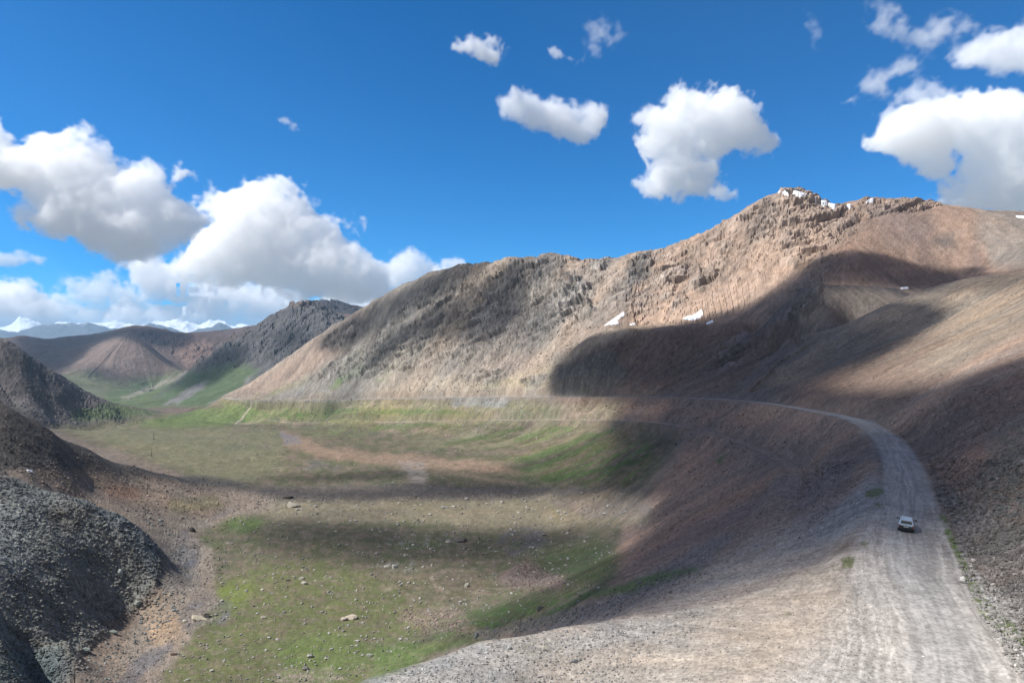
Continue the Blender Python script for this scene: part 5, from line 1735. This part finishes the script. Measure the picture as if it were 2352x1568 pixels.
BL = [
    (1058, 1244, 36, (120, 112, 104), 'large dark craggy boulder in the middle of the valley floor', .55, 1.5, -6, .45),
    (1030, 1246, 16, (172, 160, 140), 'pale broken rock just left of the large dark craggy boulder', .5, 1.4, 5, .4),
    (673, 1164, 34, (172, 164, 146), 'pale angular boulder at the sunlit edge beside the stream bend', .5, 1.5, -8, .4),
    (660, 1144, 30, (96, 90, 86), 'dark jagged rock just behind the pale angular boulder', .45, 1.6, 0, .5),
    (808, 1420, 32, (188, 172, 148), 'flat pale boulder at the end of a short stone train in the grass', .4, 1.6, 4, .35),
    (790, 1423, 16, (180, 164, 144), 'smaller pale rock touching the left of the flat pale boulder', .5, 1.3, 0, .3),
    (849, 1507, 19, (140, 146, 128), 'greenish pale boulder alone in the grass above the bench edge', .55, 1.4, 8, .3),
    (711, 1508, 18, (150, 148, 138), 'two toned grey boulder left of the greenish pale one', .6, 1.3, 10, .3),
    (702, 1537, 22, (124, 120, 116), 'tilted grey boulder at the rim of the bottom stone patch', .6, 1.4, -14, .35),
    (1073, 1347, 12, (158, 154, 138), 'round pale boulder by the curved track in the grass', .85, 1.0, 0, .2),
    (1242, 1399, 18, (96, 96, 92), 'dark boulder on the grass slope near the green gully', .6, 1.3, -5, .35),
    (1095, 1463, 15, (142, 146, 142), 'upright grey boulder just above the bench rim', .95, 1.0, 10, .3),
    (906, 1304, 16, (180, 178, 164), 'pale block in the cluster of white rocks mid floor', .7, 1.1, 0, .35),
    (890, 1301, 18, (164, 162, 148), 'wide pale slab left in the cluster of white rocks', .4, 1.5, 6, .35),
    (455, 1422, 50, (178, 166, 138), 'long cracked pale outcrop beside the purple gravel', .36, 1.9, -16, .4),
    (474, 1416, 18, (88, 84, 76), 'dark overhanging end rock of the long cracked outcrop', .6, 1.3, -10, .4),
    (425, 1428, 14, (184, 178, 156), 'smooth pale boulder left of the long cracked outcrop', .6, 1.3, -5, .25),
    (258, 1452, 30, (118, 126, 120), 'flat greenish slab at the foot of the dark mound', .35, 1.9, 0, .3),
    (276, 1316, 13, (150, 162, 158), 'pale upright stone on the dark mound', 1.1, .9, 10, .25),
    (315, 1390, 14, (152, 158, 146), 'pale oval stone on the lower rim of the dark mound', .9, 1.0, -20, .25),
    (442, 1219, 15, (74, 66, 60), 'dark round boulder at the top of the pebbly stream bed', .8, 1.1, 0, .3),
    (400, 1503, 20, (112, 86, 72), 'low rusty brown boulder alone in the grass', .45, 1.5, -6, .25),
    (196, 1494, 30, (124, 134, 128), 'wide grey slab over a dark gap at the mound base', .4, 1.6, -5, .4),
    (98, 1294, 18, (124, 118, 112), 'brownish ribbed boulder in the middle of the dark mound', .6, 1.3, 8, .4),
    (140, 1178, 26, (112, 104, 94), 'brown slab lying on top of the dark mound', .35, 1.8, -10, .35),
    (693, 1329, 15, (168, 160, 142), 'upper pale stone of a pair in the green grass', .5, 1.4, -8, .3),
    (699, 1341, 17, (182, 176, 158), 'lower pale stone of a pair in the green grass', .5, 1.4, 4, .3),
    (605, 1419, 13, (162, 154, 134), 'small tan boulder alone in the bright grass', .6, 1.3, 0, .3),
    (662, 1333, 13, (110, 110, 100), 'dark tilted stone left of the pale pair', .5, 1.4, -18, .3),
    (1021, 1167, 22, (150, 148, 136), 'grey boulder on the sunlit strip behind the shaded floor', .45, 1.5, 0, .4),
    (1042, 1164, 14, (186, 182, 168), 'white slab right beside the grey boulder on the sunlit strip', .35, 1.6, 0, .3),
    (1320, 1520, 19, (120, 122, 122), 'dark grey stone in the gravel of the foreground bench', .6, 1.3, 8, .3),
    (1171, 1490, 13, (150, 154, 152), 'grey pebbly block near the bench rim', .8, 1.1, 0, .35),
    (1252, 1494, 12, (116, 106, 96), 'brown stone right of the grey block near the bench rim', .6, 1.3, 0, .3),
    (2211, 1333, 14, (212, 206, 196), 'chalk white rock at the right road verge', .9, 1.1, 0, .3),
    (2235, 1288, 11, (196, 180, 170), 'pinkish stone on the scree right of the road', .8, 1.1, 0, .3),
    (2270, 1377, 15, (190, 190, 182), 'pale wedge shaped stone beside the green verge', .6, 1.4, -14, .3),
    (2281, 1345, 13, (186, 172, 158), 'rosy block above the pale wedge shaped stone', .7, 1.2, 0, .3),
    (2121, 1508, 11, (224, 220, 214), 'flat whitish stone lying in the middle of the gravel road', .4, 1.6, -12, .2),
    (1470, 1340, 16, (128, 126, 122), 'grey boulder at the foot of the shaded slope by the grass tongue', .7, 1.2, 10, .35),
]
for i, (px, py, w_, c_, lb, fl_, el, an, cr) in enumerate(BL):
    boulder(px, py, w_, c_, lb, fl_, el, an, cr, i)

# ------------------------------------------------------------------ poles
WOOD = simple_material('weathered_wood', tuple(C(112, 84, 62)), .9, 0, .2, .3, 3)
WOODD = simple_material('dark_wood', tuple(C(84, 70, 60)), .9, 0, .2, .3, 3)
CERAMIC = simple_material('ceramic', (.75, .75, .72), .3)


def tube(p0, p1, r0, r1, n=10):
    p0, p1 = np.array(p0, float), np.array(p1, float)
    d = p1 - p0
    d /= np.linalg.norm(d)
    a = np.cross(d, (0, 1, 0) if abs(d[1]) < .9 else (1, 0, 0))
    a /= np.linalg.norm(a)
    b_ = np.cross(d, a)
    t = np.linspace(0, 2 * math.pi, n, endpoint=False)
    ring = np.cos(t)[:, None] * a + np.sin(t)[:, None] * b_
    v = np.concatenate([p0 + ring * r0, p1 + ring * r1, [p0], [p1]])
    f = []
    for i in range(n):
        j = (i + 1) % n
        f += [(i, j, j + n), (i, j + n, i + n), (2 * n, j, i), (2 * n + 1, i + n, j + n)]
    return v, np.array(f)


def join(parts):
    v, f, c = [], [], 0
    for a, b_ in parts:
        v.append(a)
        f.append(b_ + c)
        c += len(a)
    return np.concatenate(v), np.concatenate(f)


def empty(name, loc, rz=0, rx=0, ry=0):
    o = bpy.data.objects.new(name, None)
    COL.objects.link(o)
    o.location = loc
    o.rotation_euler = (rx, ry, rz)
    return o


POLES = [(353, 1009, 19, 'farthest weathered utility pole, thin against the olive valley floor'), (348, 1048, 20, 'utility pole standing on the small rubble knoll behind the left spur'),
         (338, 1134, 26, 'utility pole at the shaded edge of the red ground'), (333, 1183, 25, 'utility pole on the tan ground left of the stream bend'),
         (315, 1363, 34, 'short utility pole rising from the rubble of the dark mound'), (171, 1580, 62, 'nearest utility pole at the foot of the dark mound, bottom left')]
for px, py, hh, lb in POLES:
    h = hit(px, min(py, 1600))
    s_ = hh * h[1] / F
    root = empty('utility_pole', h)
    tag(root, lb, 'utility pole', group='wooden utility poles in a line through the valley')
    rr0 = max(.16, .35 * h[1] / 682 * .6)
    mesh_np('post', *tube((0, 0, -.8), (.02 * s_, 0, s_), rr0, rr0 * .75), WOOD, parent=root)
    mesh_np('foot_prop', *tube((rr0 * 1.9, 0, -.6), (rr0 * 1.6, 0, 1.5), rr0 * .9, rr0 * .8), WOODD, parent=root)
    for sx_ in (-1, 1):
        mesh_np('insulator', *join([tube((0, 0, s_ - .5), (sx_ * .32, 0, s_ - .42), .03, .03, 6), tube((sx_ * .32, 0, s_ - .45), (sx_ * .32, 0, s_ - .22), .07, .05, 8)]), CERAMIC, parent=root)

# ------------------------------------------------------------------ the car
PAINT = simple_material('silver_blue_paint', (.50, .60, .66), .35, .25, .5, .06, 3)
DUST = simple_material('dusty_lower_paint', (.055, .042, .036), .8, 0, .3, .35, 4)
BLACK = simple_material('black_plastic', (.02, .021, .023), .6)
RUBBER = simple_material('rubber', (.022, .022, .023), .85)
GLASS = simple_material('dark_glass', (.03, .04, .05), .08, 0, .8)
RED = simple_material('red_lamp', (.32, .05, .03), .35)
AMBER = simple_material('amber_lamp', (.6, .25, .08), .4)
STEEL = simple_material('steel', (.45, .46, .47), .4, .8)
PLATE = simple_material('white_plate', (.62, .6, .56), .6)
CLEARL = simple_material('headlight_glass', (.7, .72, .74), .15)


def loft(rings, cap=True):
    """rings: list of equal-length closed loops"""
    n = len(rings[0])
    v = np.concatenate([np.array(r, float) for r in rings])
    f = []
    for i in range(len(rings) - 1):
        for j in range(n):
            k = (j + 1) % n
            a, b_, c, d = i * n + j, i * n + k, (i + 1) * n + k, (i + 1) * n + j
            f += [(a, b_, c), (a, c, d)]
    if cap:
        for base, rev in ((0, True), ((len(rings) - 1) * n, False)):
            for j in range(1, n - 1):
                t = (base, base + j, base + j + 1)
                f.append(t[::-1] if rev else t)
    return v, np.array(f)


def section(y, hw, z0, z1, r=.08, top_in=0.0):
    """rounded body cross-section at station y"""
    p = [(-hw + r, z0), (hw - r, z0), (hw, z0 + r), (hw, z0 + (z1 - z0) * .55), (hw - top_in * .4, z1 - r), (hw - r - top_in, z1), (-hw + r + top_in, z1), (-hw + top_in * .4, z1 - r), (-hw, z0 + (z1 - z0) * .55), (-hw, z0 + r)]
    return [(x, y, z) for x, z in p]


def plate_box(x0, x1, y0, y1, z0, z1):
    v = np.array([(x, y, z) for x in (x0, x1) for y in (y0, y1) for z in (z0, z1)], float)
    f = np.array([(0, 1, 3), (0, 3, 2), (4, 6, 7), (4, 7, 5), (0, 4, 5), (0, 5, 1), (2, 3, 7), (2, 7, 6), (0, 2, 6), (0, 6, 4), (1, 5, 7), (1, 7, 3)])
    return v, f


def quad_slab(p, off):
    """thin slab on four corner points, pushed out by off"""
    p = np.array(p, float)
    n = np.cross(p[1] - p[0], p[3] - p[0])
    n /= np.linalg.norm(n)
    v = np.concatenate([p - n * .02, p + n * off])
    f = np.array([(4, 5, 6), (4, 6, 7), (0, 2, 1), (0, 3, 2), (0, 1, 5), (0, 5, 4), (1, 2, 6), (1, 6, 5), (2, 3, 7), (2, 7, 6), (3, 0, 4), (3, 4, 7)])
    return v, f


gp = hit(2081, 1214)
car = empty('parked_car', gp + (0, 0, .02), -math.radians(31), 0, math.radians(3.5))
tag(car, 'silver hatchback with dusty brown lower tailgate driving away on the gravel road', 'car')
car.name = 'car'
L2 = 2.05
body = mesh_np('body', *loft([section(y, hw, z0, z1, .09, ti) for y, hw, z0, z1, ti in
               [(-L2, .74, .42, .92, .03), (-L2 + .12, .80, .34, .98, .03), (-1.3, .83, .30, 1.0, .03), (0, .84, .28, .98, .03), (1.0, .83, .30, .95, .04), (1.6, .80, .32, .88, .07), (1.95, .74, .36, .78, .08), (2.08, .66, .42, .70, .08)]]), PAINT, smooth=False, parent=car)
# cabin: rings upward
def ring(z, x, yb, yf, r=.1):
    return [(-x + r, yb, z), (x - r, yb, z), (x, yb + r, z), (x, yf - r, z), (x - r, yf, z), (-x + r, yf, z), (-x, yf - r, z), (-x, yb + r, z)]
cabin = mesh_np('cabin', *loft([ring(.96, .80, -1.98, 1.0), ring(1.22, .73, -1.86, .62), ring(1.42, .67, -1.72, .28), ring(1.475, .60, -1.62, .12)]), PAINT, smooth=False, parent=car)
mesh_np('rear_window', *quad_slab([(-.60, -1.945, 1.04), (.60, -1.945, 1.04), (.53, -1.79, 1.36), (-.53, -1.79, 1.36)], .025), GLASS, smooth=False, parent=car)
mesh_np('windshield', *quad_slab([(.66, .94, 1.02), (-.66, .94, 1.02), (-.58, .34, 1.38), (.58, .34, 1.38)], .025), GLASS, smooth=False, parent=car)
for sx_ in (-1, 1):
    for ya, yb, yc, yd in ((-1.66, -1.12, -1.12, -1.55), (-1.04, -.12, -.12, -1.04), (-.04, .80, .32, -.04)):
        q = [(sx_ * .790, ya, 1.02), (sx_ * .790, yb, 1.02), (sx_ * .685, yc, 1.36), (sx_ * .685, yd, 1.36)]
        if sx_ < 0:
            q = q[::-1]
        mesh_np('side_window', *quad_slab(q, .02), GLASS, smooth=False, parent=car)
    mesh_np('roof_rail', *tube((sx_ * .60, -1.5, 1.50), (sx_ * .60, .05, 1.50), .02, .02, 6), BLACK, parent=car)
    mi = mesh_np('side_mirror', *join([plate_box(sx_ * .98 - .10, sx_ * .98 + .10, .58, .70, .96, 1.10), tube((sx_ * .78, .66, .98), (sx_ * .95, .64, 1.02), .03, .03, 6)]), BLACK, smooth=False, parent=car)
    mesh_np('tail_light', *plate_box(sx_ * .72 - .07, sx_ * .72 + .07, -2.10, -1.98, .66, .90), RED, smooth=False, parent=car)
    mesh_np('headlight', *plate_box(sx_ * .58 - .13, sx_ * .58 + .13, 1.98, 2.10, .56, .68), CLEARL, smooth=False, parent=car)
    for y_, nm in ((-1.30, 0), (1.25, 1)):
        xw = sx_ * .76
        ty = mesh_np('tyre', *tube((xw - .10, y_, .31), (xw + .10, y_, .31), .31, .31, 24), RUBBER, smooth=False, parent=None)
        wh = empty('wheel', (0, 0, 0))
        wh.parent = car
        ty.parent = wh
        mesh_np('rim', *tube((xw + sx_ * .06, y_, .31), (xw + sx_ * .115, y_, .31), .19, .17, 16), STEEL, smooth=False, parent=wh)
mesh_np('tailgate_dust', *quad_slab([(-.76, -2.062, .60), (.76, -2.062, .60), (.76, -2.05, .80), (-.76, -2.05, .80)], .02), DUST, smooth=False, parent=car).name = 'lower_tailgate'
rb = mesh_np('rear_bumper', *loft([[(x, y - 2.0, z) for x, y, z in r] for r in
             [[(-.80, .1, .34), (-.80, -.12, .34), (-.80, -.14, .58), (-.80, .1, .58)], [(-.4, .1, .32), (-.4, -.17, .32), (-.4, -.19, .58), (-.4, .1, .58)], [(.4, .1, .32), (.4, -.17, .32), (.4, -.19, .58), (.4, .1, .58)], [(.80, .1, .34), (.80, -.12, .34), (.80, -.14, .58), (.80, .1, .58)]]]), BLACK, smooth=False, parent=car)
mesh_np('front_bumper', *plate_box(-.72, .72, 1.98, 2.16, .32, .54), BLACK, smooth=False, parent=car)
mesh_np('licence_plate', *plate_box(-.24, .24, -2.115, -2.07, .665, .765), PLATE, smooth=False, parent=car)
mesh_np('tailgate_handle', *plate_box(-.12, .12, -2.10, -2.04, .84, .87), BLACK, smooth=False, parent=car)
mesh_np('rear_wiper', *tube((-.02, -1.975, 1.03), (-.42, -1.93, 1.14), .014, .01, 5), BLACK, parent=car)
mesh_np('underbody', *plate_box(-.66, .66, -1.9, 1.9, .20, .34), BLACK, smooth=False, parent=car)
print('done', time.time() - T0)
